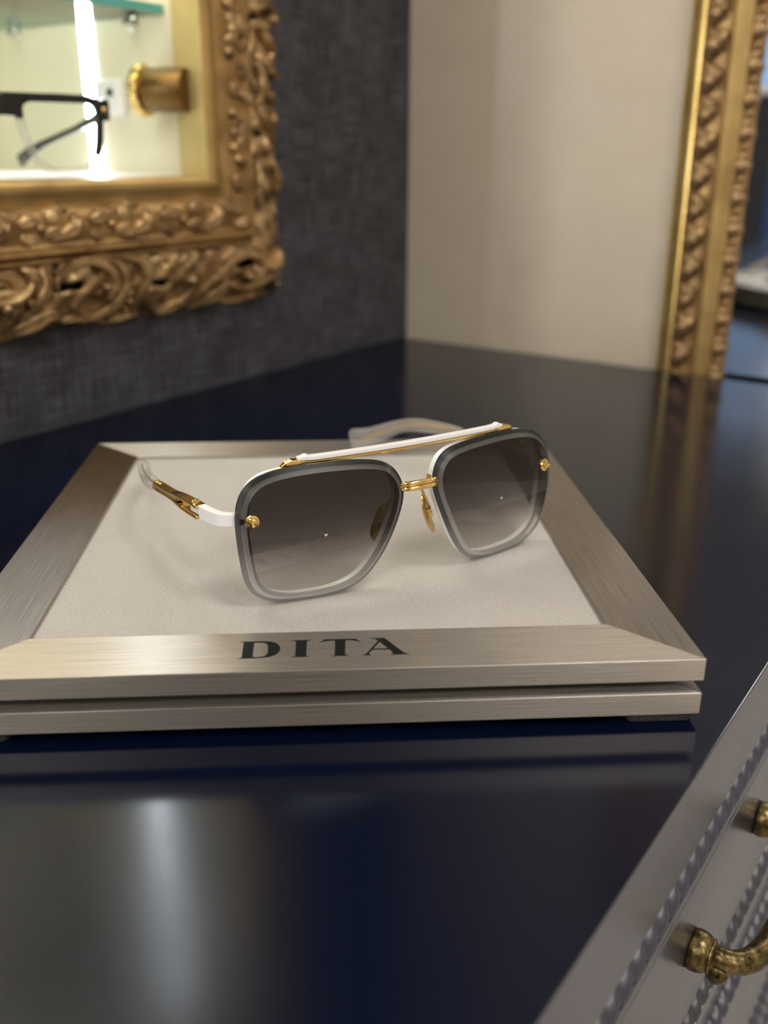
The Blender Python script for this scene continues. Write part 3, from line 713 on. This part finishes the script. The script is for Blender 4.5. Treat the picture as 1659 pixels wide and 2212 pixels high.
# outer band with pierced holes
UNIT = .108
CARVED = [["scroll",[[-417.9,89.5],[-418.2,97.4],[-410.4,103.4],[-398.6,106.9],[-385.6,105.8],[-375.7,100.2],[-372.1,91.6],[-376.1,83.6],[-383.2,82.7],[-387.3,86.1],[-384.5,89.9]],6.0,6],["leaf",[[-382.3,107.8],[-369.0,104.4],[-363.8,95.6],[-364.9,86.0],[-370.5,78.2],[-379.0,72.6],[-388.5,70.2],[-398.4,74.4],[-405.0,80.0]],6.3,5],["leaf",[[-457.5,64.4],[-446.6,68.4],[-435.4,72.4],[-425.3,76.2],[-414.5,73.0]],10.6,6],["leaf",[[-410.6,70.2],[-398.9,71.0],[-385.6,69.2],[-375.2,65.4]],6.3,4],["scroll",[[-465.8,107.4],[-459.0,104.2],[-450.4,102.8],[-445.6,96.9],[-446.1,89.4],[-451.6,82.4],[-457.4,82.0],[-459.4,85.5]],6.6,6],["leaf",[[-461.0,91.1],[-455.5,86.1],[-454.8,78.4],[-458.9,72.3],[-466.9,69.1]],5.7,5],["leaf",[[-428.4,107.3],[-427.0,98.3],[-430.2,89.7],[-436.1,81.5],[-447.7,69.6]],6.6,5],["leaf",[[-442.1,107.4],[-437.0,102.6],[-435.8,97.0],[-440.0,90.9]],4.9,5],["leaf",[[-441.0,88.8],[-437.7,83.9],[-440.3,75.3]],4.3,4],["leaf",[[-376.1,109.6],[-360.8,107.2],[-348.6,101.4],[-345.6,91.3],[-350.1,80.7],[-349.8,68.2]],6.0,5],["scroll",[[-345.5,92.6],[-344.9,82.6],[-339.1,73.8],[-326.8,67.2],[-313.3,68.1],[-303.7,73.5],[-299.8,81.6],[-302.4,87.7],[-307.9,87.0]],6.6,6],["leaf",[[-299.1,63.0],[-293.5,73.0],[-285.2,81.4],[-273.0,88.2],[-262.5,96.6],[-248.0,102.8],[-231.3,104.3]],5.7,5],["leaf",[[-294.2,65.1],[-282.3,69.0],[-272.1,74.6],[-262.6,81.8]],9.4,6],["scroll",[[-262.1,88.5],[-256.6,96.1],[-244.1,99.8],[-230.7,96.7],[-224.7,88.5],[-229.4,81.9],[-240.1,80.9],[-247.2,84.3]],5.7,6],["leaf",[[-257.8,78.5],[-243.6,75.0],[-228.6,77.6],[-213.1,79.6],[-201.2,69.8]],6.6,5],["leaf",[[-258.8,64.9],[-242.2,64.3],[-224.9,66.6],[-205.0,62.2]],6.3,5],["leaf",[[-375.3,64.2],[-357.5,66.1],[-340.6,67.0]],6.6,4],["leaf",[[-366.1,61.6],[-372.9,71.2],[-365.6,80.0]],4.3,4],["leaf",[[-337.3,66.6],[-321.7,64.6],[-301.8,63.4]],5.1,4],["leaf",[[-315.8,98.5],[-310.1,102.5],[-303.4,106.4]],6.3,6],["leaf",[[-291.1,100.3],[-285.2,103.7],[-275.5,105.6]],4.3,5],["leaf",[[-342.0,102.0],[-333.4,103.8],[-323.5,100.5]],5.1,5],["leaf",[[-401.1,109.4],[-412.9,105.9],[-419.3,99.8]],4.3,4],["leaf",[[-340.1,72.0],[-347.6,80.4],[-341.2,93.4]],3.4,4],["leaf",[[-217.2,85.7],[-205.9,90.4],[-202.0,101.4]],6.3,5],["bead",[[-360.4,83.1]],2.9,5],["bead",[[-359.4,77.5]],2.9,5],["bead",[[-361.3,72.4]],2.6,5],["bead",[[-336.8,103.4]],2.3,5],["bead",[[-303.3,88.4]],2.6,5],["bead",[[-381.3,85.4]],3.1,5],["bead",[[-234.4,87.3]],2.9,5],["bead",[[-422.2,88.8]],2.0,5],["bead",[[-213.8,66.8]],2.9,5],["bead",[[-203.4,72.9]],2.6,5],["scroll",[[-232.4,263.6],[-229.4,267.3],[-222.6,270.8],[-214.0,272.8],[-206.4,271.4],[-203.7,267.0],[-208.8,262.5]],7.5,6],["leaf",[[-231.9,256.4],[-223.4,258.6],[-213.9,257.5],[-201.3,255.7]],7.5,5],["leaf",[[-227.4,255.1],[-230.2,246.9],[-232.7,238.2],[-236.1,228.8],[-238.1,220.0]],8.2,6],["leaf",[[-218.8,255.9],[-212.4,250.1],[-204.9,243.7],[-201.4,235.6]],6.8,5],["leaf",[[-224.6,238.7],[-219.1,235.1],[-210.5,233.3],[-201.2,239.2]],6.8,5],["leaf",[[-222.9,235.4],[-220.6,226.8],[-220.1,217.9],[-222.6,209.5],[-226.0,201.0]],7.5,5],["leaf",[[-212.6,230.2],[-204.8,227.1],[-201.1,222.5]],6.1,5],["leaf",[[-223.8,204.7],[-220.4,196.4],[-212.0,188.0],[-204.5,175.6]],6.8,5],["leaf",[[-227.3,196.2],[-231.5,191.3],[-233.8,184.6]],7.5,6],["leaf",[[-231.2,180.4],[-232.5,174.3],[-233.9,168.2],[-240.3,159.0]],8.8,6],["leaf",[[-221.3,181.1],[-217.7,175.6],[-219.1,168.7]],6.8,5],["leaf",[[-228.2,165.1],[-226.8,155.7],[-227.4,146.3],[-232.0,137.0]],5.4,5],["leaf",[[-209.1,166.2],[-203.9,157.9],[-203.2,150.1],[-205.3,140.5]],6.1,5],["leaf",[[-201.1,201.8],[-204.5,194.9],[-201.9,186.9]],5.4,4],["leaf",[[-238.2,218.8],[-235.9,211.3],[-237.5,201.3],[-235.9,196.6]],4.8,4],["bead",[[-208.7,210.7]],5.1,6],["bead",[[-208.2,238.7]],3.1,6],["bead",[[-225.6,268.2]],3.4,6],["leaf2",[[-274.8,138.3],[-278.4,129.0],[-288.2,124.1],[-302.0,122.0]],5.4,5],["bead2",[[-298.1,134.9]],5.7,4],["leaf2",[[-309.0,123.7],[-299.8,126.3],[-289.7,127.6]],4.0,4],["leaf2",[[-331.4,131.0],[-323.6,133.6],[-313.3,133.7]],4.9,4],["leaf2",[[-329.6,124.3],[-321.3,121.9],[-311.6,123.8]],4.0,3],["bead2",[[-311.1,128.7]],2.9,4],["leaf2",[[-307.6,138.4],[-293.2,140.3],[-280.4,139.2]],3.4,3],["leaf2",[[-342.7,137.9],[-346.1,129.2],[-354.6,124.8],[-366.5,122.8]],5.4,5],["bead2",[[-362.8,134.7]],5.7,4],["leaf2",[[-372.4,124.3],[-364.5,126.7],[-355.8,128.0]],4.0,4],["leaf2",[[-391.6,131.1],[-384.7,133.5],[-375.8,133.6]],4.9,4],["leaf2",[[-390.2,124.8],[-383.1,122.7],[-374.7,124.5]],4.0,3],["bead2",[[-374.1,129.0]],2.9,4],["leaf2",[[-370.8,137.9],[-358.3,139.7],[-347.4,138.7]],3.4,3],["leaf2",[[-401.1,137.5],[-404.3,129.4],[-411.8,125.3],[-422.2,123.4]],5.4,5],["bead2",[[-418.6,134.6]],5.7,4],["leaf2",[[-427.3,124.9],[-420.3,127.1],[-412.7,128.3]],4.0,4],["leaf2",[[-443.7,131.2],[-437.7,133.4],[-430.0,133.6]],4.9,4],["leaf2",[[-442.7,125.3],[-436.6,123.3],[-429.3,125.0]],4.0,3],["bead2",[[-428.6,129.2]],2.9,4],["leaf2",[[-425.5,137.6],[-414.6,139.2],[-405.2,138.2]],3.4,3],["leaf2",[[-451.9,137.2],[-454.9,129.6],[-461.5,125.7],[-470.7,124.0]],5.4,5],["bead2",[[-467.3,134.4]],5.7,4],["leaf2",[[-475.2,125.3],[-469.0,127.5],[-462.3,128.6]],4.0,4],["leaf2",[[-489.5,131.2],[-484.1,133.4],[-477.3,133.5]],4.9,4],["leaf2",[[-488.7,125.8],[-483.4,123.9],[-476.9,125.5]],4.0,3],["bead2",[[-476.2,129.4]],2.9,4],["leaf2",[[-473.2,137.2],[-463.6,138.8],[-455.4,137.9]],3.4,3],["leaf2",[[-268.5,133.6],[-257.8,134.2],[-246.1,130.7]],4.9,4],["leaf2",[[-257.7,122.1],[-250.6,123.7],[-241.3,125.8]],4.6,4],["bead2",[[-252.6,151.7]],7.1,4],["leaf2",[[-255.7,263.5],[-252.8,255.6],[-252.4,249.0],[-259.0,244.1]],5.4,4],["leaf2",[[-244.2,264.1],[-243.0,255.4],[-240.0,246.7]],5.4,4],["leaf2",[[-245.8,240.6],[-242.0,243.2],[-237.3,244.7]],4.8,4],["bead2",[[-256.4,237.6]],4.4,5],["bead2",[[-252.8,214.1]],6.1,5],["bead2",[[-256.2,198.1]],3.7,5],["bead2",[[-254.8,186.1]],4.1,5],["bead2",[[-256.5,175.4]],3.7,5],["bead2",[[-256.6,268.3]],4.1,5],["leaf2",[[-246.4,232.7],[-243.3,225.5],[-243.7,219.7]],5.4,4],["leaf2",[[-246.0,212.6],[-238.8,208.9],[-237.4,202.4]],4.8,4],["leaf2",[[-248.9,198.0],[-244.7,191.0],[-248.2,181.4],[-250.5,175.5]],5.4,4],["leaf2",[[-254.7,169.5],[-249.3,165.8],[-243.8,163.4]],4.8,4]]
HOLES = [[-406.3,92.2,12.2,3.4],[-332.7,86.3,12.4,3.7],[-245.6,93.1,15.1,4.1],[-457.4,93.9,4.9,3.2],[-219.5,152.4,3.6,8.9],[-217.4,264.0,7.7,2.6],[-228.6,220.5,2.6,8.9],[-222.1,185.4,5.0,2.5]]
def in_hole(p):
    y, z = p.y * 1000, (p.z - T) * 1000
    return any(((y - a) / ru) ** 2 + ((z - b_) / rw) ** 2 < 1 for a, b_, ru, rw in HOLES)
def prof_h(w_):
    for (a0, h0), (a1, h1) in zip(PROF_OUTER, PROF_OUTER[1:]):
        if w_ <= a1 and a1 > a0: return h0 + (h1 - h0) * (w_ - a0) / (a1 - a0)
    return 0.002
UOFF = {0: 0.024, 1: 0.012, 2: 0, 3: 0}
def outer_band(rail):
    L_ = RL[rail]; m_ = MB(); nw = 22; nu = int((L_ + 2 * FW) / .0024)
    ws = [.048 + (FW - .048) * j / nw for j in range(nw + 1)]
    idx = {}; vs = []; fs = []
    for i in range(nu + 1):
        for j, w_ in enumerate(ws):
            t = i / nu; u = lerp(-w_, L_ + w_, t)
            edge = 0
            if j == nw: edge = .0022 * (math.sin(u * 2 * PI / .026) * .6 + math.sin(u * 2 * PI / .039 + 1) * .4)
            hh = prof_h(w_) - .0035 + .0022 * math.sin(u * 2 * PI / .0195 + w_ * 130) * math.sin(w_ * 260)
            idx[i, j] = len(vs); vs.append(fpos(rail, u, w_ + edge, max(hh, .001)))
    for i in range(nu):
        for j in range(nw):
            if in_hole((vs[idx[i, j]] + vs[idx[i + 1, j + 1]]) / 2 + GO): continue
            fs.append((idx[i, j], idx[i, j + 1], idx[i + 1, j + 1], idx[i + 1, j]))
    m_.add(vs, fs)
    o_ = m_.build('pierced_band', 'gilt', gf, smooth=True)
    md = o_.modifiers.new('thick', 'SOLIDIFY'); md.thickness = .004; md.offset = -1
    if fpos(rail, 0, .06, 1).x > 0 and o_.data.polygons[0].normal.x < 0: md.offset = 1
for r_ in range(4): outer_band(r_)
for rail in range(4):
    m_ = MB(); L_ = RL[rail]; q = [fpos(rail, -.03, .03, .0006), fpos(rail, L_ + .03, .03, .0006), fpos(rail, L_ + .086, .086, .0006), fpos(rail, -.086, .086, .0006)]
    p2 = [v_ + Vector((.001, 0, 0)) for v_ in q]
    m_.loft([q, p2]); m_.build('dark_backing', 'dark_backing', gf)
# carved pieces (local: x along the rail, y outward, z off the wall)
def leaf_mesh(L_, W_, curl=.25, bend=0.0, thick=.0045, name='carved_leaf', mat='gilt'):
    m_ = MB(); n, k = 12, 8; rings = []
    for i in range(n + 1):
        t = i / n
        wd = W_ * (math.sin(PI * min(1, t * .93 + .07)) ** .75) * (1 + .12 * math.sin(t * 18)) * .5 + .0004
        cx = L_ * t; cy = bend * L_ * (t * t - t * .2); hz = thick * (.25 + 1.1 * math.sin(PI * t * .8)) + curl * L_ * max(0, t - .6) ** 2
        ring = []
        for j in range(k):
            a = 2 * PI * j / k; yy = math.cos(a); zz = math.sin(a)
            zz = zz * (.8 if zz > 0 else .35) - (.45 * math.exp(-(yy / .22) ** 2) if zz > 0 else 0) * .6
            ring.append((cx, cy + yy * wd, hz + zz * thick * (.35 + .75 * math.sin(PI * min(1, t + .08)))))
        rings.append(ring)
    m_.loft(rings); return m_.mesh(name, mat, True)
def scroll_mesh(R, r0, r1, turns=1.35, flip=1, h0=.004, h1=.011, name='carved_scroll', mat='gilt'):
    m_ = MB(); n = 44; pts = []; rad = []
    for i in range(n + 1):
        t = i / n; a = flip * (-PI / 2 + 2 * PI * turns * t); rr = R * (1 - .80 * t ** .85)
        pts.append((rr * math.cos(a), rr * math.sin(a), lerp(h0, h1, t ** .7))); rad.append(lerp(r0, r1, t) * (.45 + .55 * min(1, t * 5)))
    m_.tube(pts, rad, 9, up=(0, 0, 1)); m_.ell(pts[-1], (r1 * 1.7, r1 * 1.7, r1 * 1.6), 12, 7)
    return m_.mesh(name, mat, True)
def bead_mesh(rx, ry, rz, name='carved_bead', mat='gilt'):
    m_ = MB(); m_.ell((0, 0, rz * .3), (rx, ry, rz), 12, 7); return m_.mesh(name, mat, True)
def stroke_mesh(pts, rad, name='carved_stem', mat='gilt'):
    m_ = MB(); P = [Vector(p) for p in pts]; Q = []; n = len(P) - 1
    for i in range(n * 6 + 1):
        t = i / 6; k = min(int(t), n - 1); f = t - k
        p0, p1, p2, p3 = P[max(k - 1, 0)], P[k], P[k + 1], P[min(k + 2, n)]
        Q.append(0.5 * ((2 * p1) + (p2 - p0) * f + (2 * p0 - 5 * p1 + 4 * p2 - p3) * f * f + (3 * p1 - p0 - 3 * p2 + p3) * f ** 3))
    R_ = [max(.0005, lerp(rad[min(int(i / 6), n - 1)], rad[min(int(i / 6), n - 1) + 1], i / 6 - min(int(i / 6), n - 1))) for i in range(len(Q))]
    m_.tube(Q, R_, 8, up=(0, 0, 1)); return m_.mesh(name, mat, True)
ME = {'s': scroll_mesh(.0190, .0050, .0030, 1.25, 1, .004, .010), 's2': scroll_mesh(.0140, .0044, .0026, 1.1, -1, .004, .009),
      'l': leaf_mesh(.042, .0165, .22, .42, .0050), 'l2': leaf_mesh(.038, .0150, .22, -.38, .0048), 'l3': leaf_mesh(.024, .0105, .30, .2, .0040), 'ls': leaf_mesh(.016, .0080, .3, .25, .0035),
      't': stroke_mesh([(0, 0, .003), (.014, .0085, .0065), (.030, .011, .0080), (.046, .006, .0070), (.056, -.006, .0035)], [.0010, .0028, .0036, .0030, .0010]),
      't2': stroke_mesh([(0, 0, .003), (.010, -.0075, .0060), (.024, -.0105, .0070), (.038, -.0060, .0055), (.046, .004, .0030)], [.0010, .0024, .0030, .0024, .0008]),
      'b': bead_mesh(.0030, .0030, .0032), 'b2': bead_mesh(.0042, .0056, .0040)}
def rail_basis(rail):
    if rail == 0: u, w_ = Vector((0, 1, 0)), Vector((0, 0, -1))
    elif rail == 1: u, w_ = Vector((0, 0, 1)), Vector((0, 1, 0))
    return u, w_, Vector((1, 0, 0))
def put(key, rail, u, w_, ang, h=None, sc=1.0, mir=1, nm=None):
    U, W_, H = rail_basis(rail)
    X = U * math.cos(ang) + W_ * math.sin(ang); Y = (W_ * math.cos(ang) - U * math.sin(ang)) * mir
    p = fpos(rail, u, w_, prof_h(w_) - .0045 if h is None else h)
    m_ = Matrix.Identity(4)
    for i in range(3): m_[i][0], m_[i][1], m_[i][2], m_[i][3] = X[i] * sc, Y[i] * sc, H[i] * sc, p[i]
    me = ME[key]; inst(me, me.name.split('.')[0], gf, m_)
OUTER_UNIT = [('s', .024, .0690, 0.2, 1.0, 1), ('t', -.004, .0560, 0.05, 1.0, 1), ('t2', .004, .0760, -0.1, 1.0, 1), ('l', .046, .0580, 0.35, 1.0, 1), ('l3', .038, .0740, 0.2, 1.0, 1),
              ('b', .040, .0540, 0, 1.2, 1), ('b', .046, .0555, 0, 1.0, 1), ('b', .0505, .0580, 0, .85, 1),
              ('s2', .080, .0650, 2.8, 1.0, 1), ('t', .058, .0810, -0.15, .85, -1), ('l2', .060, .0860, -0.15, .95, 1), ('l3', .094, .0540, 0.9, 1.05, 1), ('l3', .096, .0770, -.3, 1.1, 1),
              ('b2', .066, .0700, .5, 1.1, 1), ('ls', .018, .0830, 0.1, 1.1, 1), ('b', .090, .0830, 0, 1.2, 1), ('ls', .072, .0525, .1, 1.0, 1), ('b2', .016, .0685, .3, .9, 1)]
def inner_h(w_):
    for (a0, h0), (a1, h1) in zip(PROF_INNER, PROF_INNER[1:]):
        if w_ <= a1: return h0 + (h1 - h0) * max(0, w_ - a0) / (a1 - a0)
    return .0205
def ribbon(kind, pts, wid, hgt):
    P = [Vector((0, y / 1000, z / 1000 + T)) - Vector((0, GO.y, GO.z)) for y, z in pts]
    n = len(P) - 1; Q = []; SUB = 5
    for i in range(n * SUB + 1):
        t = i / SUB; k = min(int(t), n - 1); f = t - k
        p0, p1, p2, p3 = P[max(k - 1, 0)], P[k], P[k + 1], P[min(k + 2, n)]
        Q.append(0.5 * ((2 * p1) + (p2 - p0) * f + (2 * p0 - 5 * p1 + 4 * p2 - p3) * f * f + (3 * p1 - p0 - 3 * p2 + p3) * f ** 3))
    inner = kind.endswith('2'); N_ = len(Q) - 1; m_ = MB(); rings = []
    W_ = wid / 1000 * (.62 if not inner else .92); Hh = hgt / 1000 * (1.35 if not inner else 1.25)
    for i, q in enumerate(Q):
        t = i / N_
        tg = (Q[min(i + 1, N_)] - Q[max(i - 1, 0)]).normalized(); sd = Vector((0, -tg.z, tg.y))
        if kind.startswith('scroll'): wf = (.25 + .75 * min(1, t * 4)) * (1 - .45 * max(0, t - .5) * 2); hf = .55 + .45 * t
        else: wf = (math.sin(PI * min(1, .06 + .92 * t)) ** .6) * (1 + .13 * math.sin(t * 16)); hf = .45 + .75 * math.sin(PI * t) ** .8
        wl = q + GO
        ow = max(OZ0 - wl.z, wl.y - OY1)
        b0 = (inner_h(ow) - .0012 if inner else prof_h(min(max(ow, .0481), FW)) - .0035)
        ring = []
        for sx_, hz in ((-1, -.35), (-1, .15), (-.72, .78), (-.38, 1.0), (0, .62), (.38, 1.0), (.72, .78), (1, .15), (1, -.35)):
            ring.append(q + sd * (sx_ * W_ * wf) + Vector((b0 + Hh * hf * hz, 0, 0)))
        rings.append(ring)
    m_.loft(rings)
    if kind.startswith('scroll'):
        m_.ell(Q[-1] + Vector((b0 + Hh * .8, 0, 0)), (Hh * .8, wid * .00055, wid * .00055), 12, 7)
    m_.build('carved_scroll' if kind.startswith('scroll') else 'carved_leaf', 'gilt', gf, smooth=True)
for kind, pts, wid, hgt in CARVED:
    if kind.startswith('bead'):
        y, z = pts[0]; q = Vector((0, y / 1000, z / 1000 + T)); ow = max(OZ0 - q.z, q.y - OY1)
        b0 = inner_h(ow) if kind == 'bead2' else prof_h(min(max(ow, .0481), FW)) - .001
        m_ = MB(); m_.ell(q - GO + Vector((b0, 0, 0)), (hgt * .00085, wid * .00105, wid * .00105), 12, 8); m_.build('carved_bead', 'gilt', gf, smooth=True)
    else: ribbon(kind, pts, wid, hgt)
for rail, u0, u1 in ((0, OY1 - OY0 - .33, OY1 - OY0 - .195), (1, .130, .26)):
    k = int(math.floor((u0 + UOFF[rail]) / UNIT)); kk = 0
    while True:
        base = k * UNIT - UOFF[rail]
        if base > u1 + .0: break
        for key, du, w_, ang, sc, mr in OUTER_UNIT:
            u = base + du
            if u < u0 or u > u1: continue
            if rail == 0 and u > RL[0] + w_ - .004: continue
            if rail == 1 and u < -w_ + .004: continue
            put(key, rail, u, w_, ang, None, sc, mr)
        k += 1
# inner leaf-and-ribbon band
PER = .0215
for rail, u0, u1 in ((0, OY1 - OY0 - .32, OY1 - OY0 - .215), (1, .125, .24)):
    u = u0; i = 0
    while u < u1:
        put('l3', rail, u, .0185, .85, .0205, .95, 1)
        put('ls', rail, u + .010, .0345, -.5, .0205, .95, 1)
        put('ls', rail, u + .006, .0200, -.2, .0215, .85, -1)
        put('b2', rail, u + .0125, .0250, .6, .0245, .75)
        put('b', rail, u + .0035, .0335, 0, .0235, .9)
        u += PER; i += 1
# brass knob on the jamb
KB = Vector((-.001, OY1 - .003, T + .2130)) - GO; KA = (-.95, -.32, 0)
kn = MB(); kn.lathe([(.0001, -.006), (.0140, -.006), (.0146, -.002), (.0146, .022), (.0140, .024), (.0140, .026)], KB, KA, 40)
ko = kn.build('knob', 'brass_brown', gf, smooth=True, auto=40)
kn = MB(); kn.lathe([(.0140, .0245), (.0166, .0255), (.0172, .0285), (.0164, .0318), (.0125, .0330), (.0001, .0335)], KB, KA, 72, scallop=(.04, 16, .0155))
kn.build('scalloped_rim', 'gold_satin', ko, smooth=True, auto=40)

# ------------------------------------------------------------------ eyeglasses in the cabinet (local x across, y backwards, z up)
em = Matrix.Identity(4)
EXv = Vector((0.30, 0.954, 0)).normalized(); EYv = Vector((-EXv.y, EXv.x, 0))
for i in range(3): em[i][0] = EXv[i]; em[i][1] = EYv[i]
em[0][3], em[1][3], em[2][3] = -.0100, -.4215, OZ0 + .0006
eg = empty('eyeglasses', mat=em); tag(eg, 'black top eyeglasses with clear lower rims on the white cabinet shelf', 'eyeglasses')
def eye_loop(cx, sx, grow):
    P = [(-.026, .040), (-.0245, .0425), (-.018, .0440), (0, .0445), (.018, .0440), (.0245, .0425), (.0265, .0390), (.0262, .0300), (.0245, .0160), (.0215, .0075), (.0165, .0035), (.006, .0018), (-.006, .0018), (-.0130, .0035), (-.0180, .0085), (-.0225, .0190), (-.0255, .0310)]
    n = 64; Q = resample([(x * 1000, z * 1000) for x, z in P], n); Q = smooth_loop(Q, 3); c_ = Vector((0, .023)); out = []
    for i in range(n):
        t = (Q[(i + 1) % n] - Q[i - 1]).normalized(); nr = Vector((t.y, -t.x))
        if nr.dot(Q[i] - c_) < 0: nr = -nr
        out.append(Q[i] + nr * grow)
    return [(cx + sx * p.x, p.y + .0022) for p in out]
for sx in (1, -1):
    cx = sx * .0355
    a = eye_loop(cx, sx, .0026); b_ = eye_loop(cx, sx, -.0018)
    def rr(loop, y): return [(x, y + 1.2 * x * x, z) for x, z in loop]
    m_ = MB(); m_.loft([rr(a, 0), rr(a, .0042), rr(b_, .0042), rr(b_, 0)], caps=False, loop=True)
    ro = m_.build('rim', ['black_acetate', 'clear_acetate'], eg, smooth=True, auto=35)
    for p in ro.data.polygons:
        if p.center.z < .034: p.material_index = 1 if p.center.z < .012 or (sx * p.center.x) < .0335 else 0
    m_ = MB(); m_.loft([rr([(cx + (x - cx) * t, .025 + (z - .025) * t) for x, z in eye_loop(cx, sx, -.0012)], .0018) for t in (1, .6, .25, .02)], caps=False); m_.build('clear_lens', 'clear_lens', eg, smooth=True)
    m_ = MB(); m_.sweep([(sx * .0595, .0050, .041), (sx * .0660, .0062, .0405), (sx * .0690, .0100, .0405)], .0045, [.0105, .0135, .0120]); eo = m_.build('end_piece', 'black_acetate', eg, bevel=.0008)
    m_ = MB(); m_.ell((sx * .0645, .0030, .0405), (.0017, .0008, .0017), 12, 7); m_.build('rivet', 'gold_satin', eo, smooth=True)
    pts = [(sx * .0690, .009, .0400), (sx * .0680, .030, .0355), (sx * .0650, .055, .0300), (sx * .0600, .080, .0245), (sx * .0550, .100, .0195), (sx * .0510, .115, .0140), (sx * .0480, .126, .0085)]
    m_ = MB(); m_.sweep(pts, .0032, [.0090, .0055, .0042, .0042, .0052, .0080, .0095], n=12); m_.build('temple', 'black_acetate', eg, smooth=True)
m_ = MB(); m_.sweep([(-.0115, .001, .0415), (-.006, .0005, .0422), (0, .0002, .0423), (.006, .0005, .0422), (.0115, .001, .0415)], .0045, [.0150, .0130, .0125, .0130, .0150]); m_.build('bridge', 'black_acetate', eg, bevel=.0008)
m_ = MB(); m_.sweep([(x / 1000, .0012 + 1.2e-6 * x * x, .0465 - (.0012 if abs(x) > 55 else 0)) for x in range(-62, 63, 4)], .0045, .0050); m_.build('brow_line', 'black_acetate', eg, bevel=.0008)

# ------------------------------------------------------------------ gilt mirror on the beige wall
MX0 = .2605; MZ0 = T - .075; MZ1 = T + .62; MWD = .62; MB0 = YB
mi = empty('wall_mirror', (MX0 + MWD / 2, YB, MZ0)); tag(mi, 'tall gilded mirror hung on the beige wall behind the dresser end', 'mirror')
MOo = Vector(mi.location)
def mp(x, d, z): return Vector((x, YB - d, z)) - MOo          # d = depth off the wall
FWM = .0560
MPROF = {'outer_bevel': ([(0, 0), (0, .0075), (.002, .0095), (.0105, .0125), (.0125, .0120), (.0130, .0100)], 'gold_leaf_bright'),
         'leaf_bed': ([(.0130, .0100), (.0170, .0085), (.0240, .0080), (.0300, .0085), (.0330, .0098)], 'gilt_cove'),
         'cove': ([(.0330, .0098), (.0345, .0112), (.0385, .0100), (.0425, .0078), (.0455, .0072)], 'gilt_smooth'),
         'inner_bed': ([(.0455, .0072), (.0475, .0085), (.0530, .0080), (FWM, .0050), (FWM, .0015)], 'gilt_cove')}
cor = [(MX0, MZ0), (MX0 + MWD, MZ0), (MX0 + MWD, MZ1), (MX0, MZ1)]
for nm, (prof, mt) in MPROF.items():
    for k in range(4):
        m_ = MB(); rings = []
        for e_ in (k, (k + 1) % 4):
            x, z = cor[e_]; ix = 1 if x == MX0 else -1; iz = 1 if z == MZ0 else -1
            rings.append([mp(x + ix * w_, d, z + iz * w_) for w_, d in prof])
        m_.loft(rings, closed=False, caps=False); m_.build(nm, mt, mi, smooth=True, auto=45)
m_ = MB(); m_.box(mp(MX0 + FWM - .004, .0026, MZ0 + FWM - .004), mp(MX0 + MWD - FWM + .004, .0004, MZ1 - FWM + .004)); m_.build('mirror_glass', 'mirror_silver', mi)
MEM = {'l': leaf_mesh(.021, .0120, .18, .25, .0044, 'carved_leaf', 'gilt'), 'ls': leaf_mesh(.016, .0095, .2, -.3, .0038, 'carved_leaf', 'gilt'), 'b': bead_mesh(.0030, .0030, .0030, 'carved_bead', 'gilt'), 'b2': bead_mesh(.0048, .0042, .0036, 'carved_bead', 'gilt')}
def mput(key, w_, z, ang, d, sc=1.0, mir=1):
    U, W_, H = Vector((0, 0, 1)), Vector((1, 0, 0)), Vector((0, -1, 0))
    X = U * math.cos(ang) + W_ * math.sin(ang); Y = (W_ * math.cos(ang) - U * math.sin(ang)) * mir
    p = mp(MX0 + w_, d, z); m4 = Matrix.Identity(4)
    for i in range(3): m4[i][0], m4[i][1], m4[i][2], m4[i][3] = X[i] * sc, Y[i] * sc, H[i] * sc, p[i]
    inst(MEM[key], MEM[key].name.split('.')[0], mi, m4)
z = T - .02; i = 0
while z < T + .31:
    mput('l', .0165, z, .35, .0078, 1.0 + .1 * (i % 3 - 1)); mput('ls', .0270, z + .009, -.45, .0078, 1.0)
    mput('b', .0200 + .006 * (i % 2), z + .0195, 0, .0082, 1.0)
    mput('b2', .0505, z + .002, 0.3, .0075, 1.05); mput('b', .0520, z + .0095, 0, .0075, 1.0); mput('ls', .0480, z + .0125, .5, .0068, .85); mput('b2', .0530, z + .0190, -.3, .0062, .9)
    z += .0235; i += 1
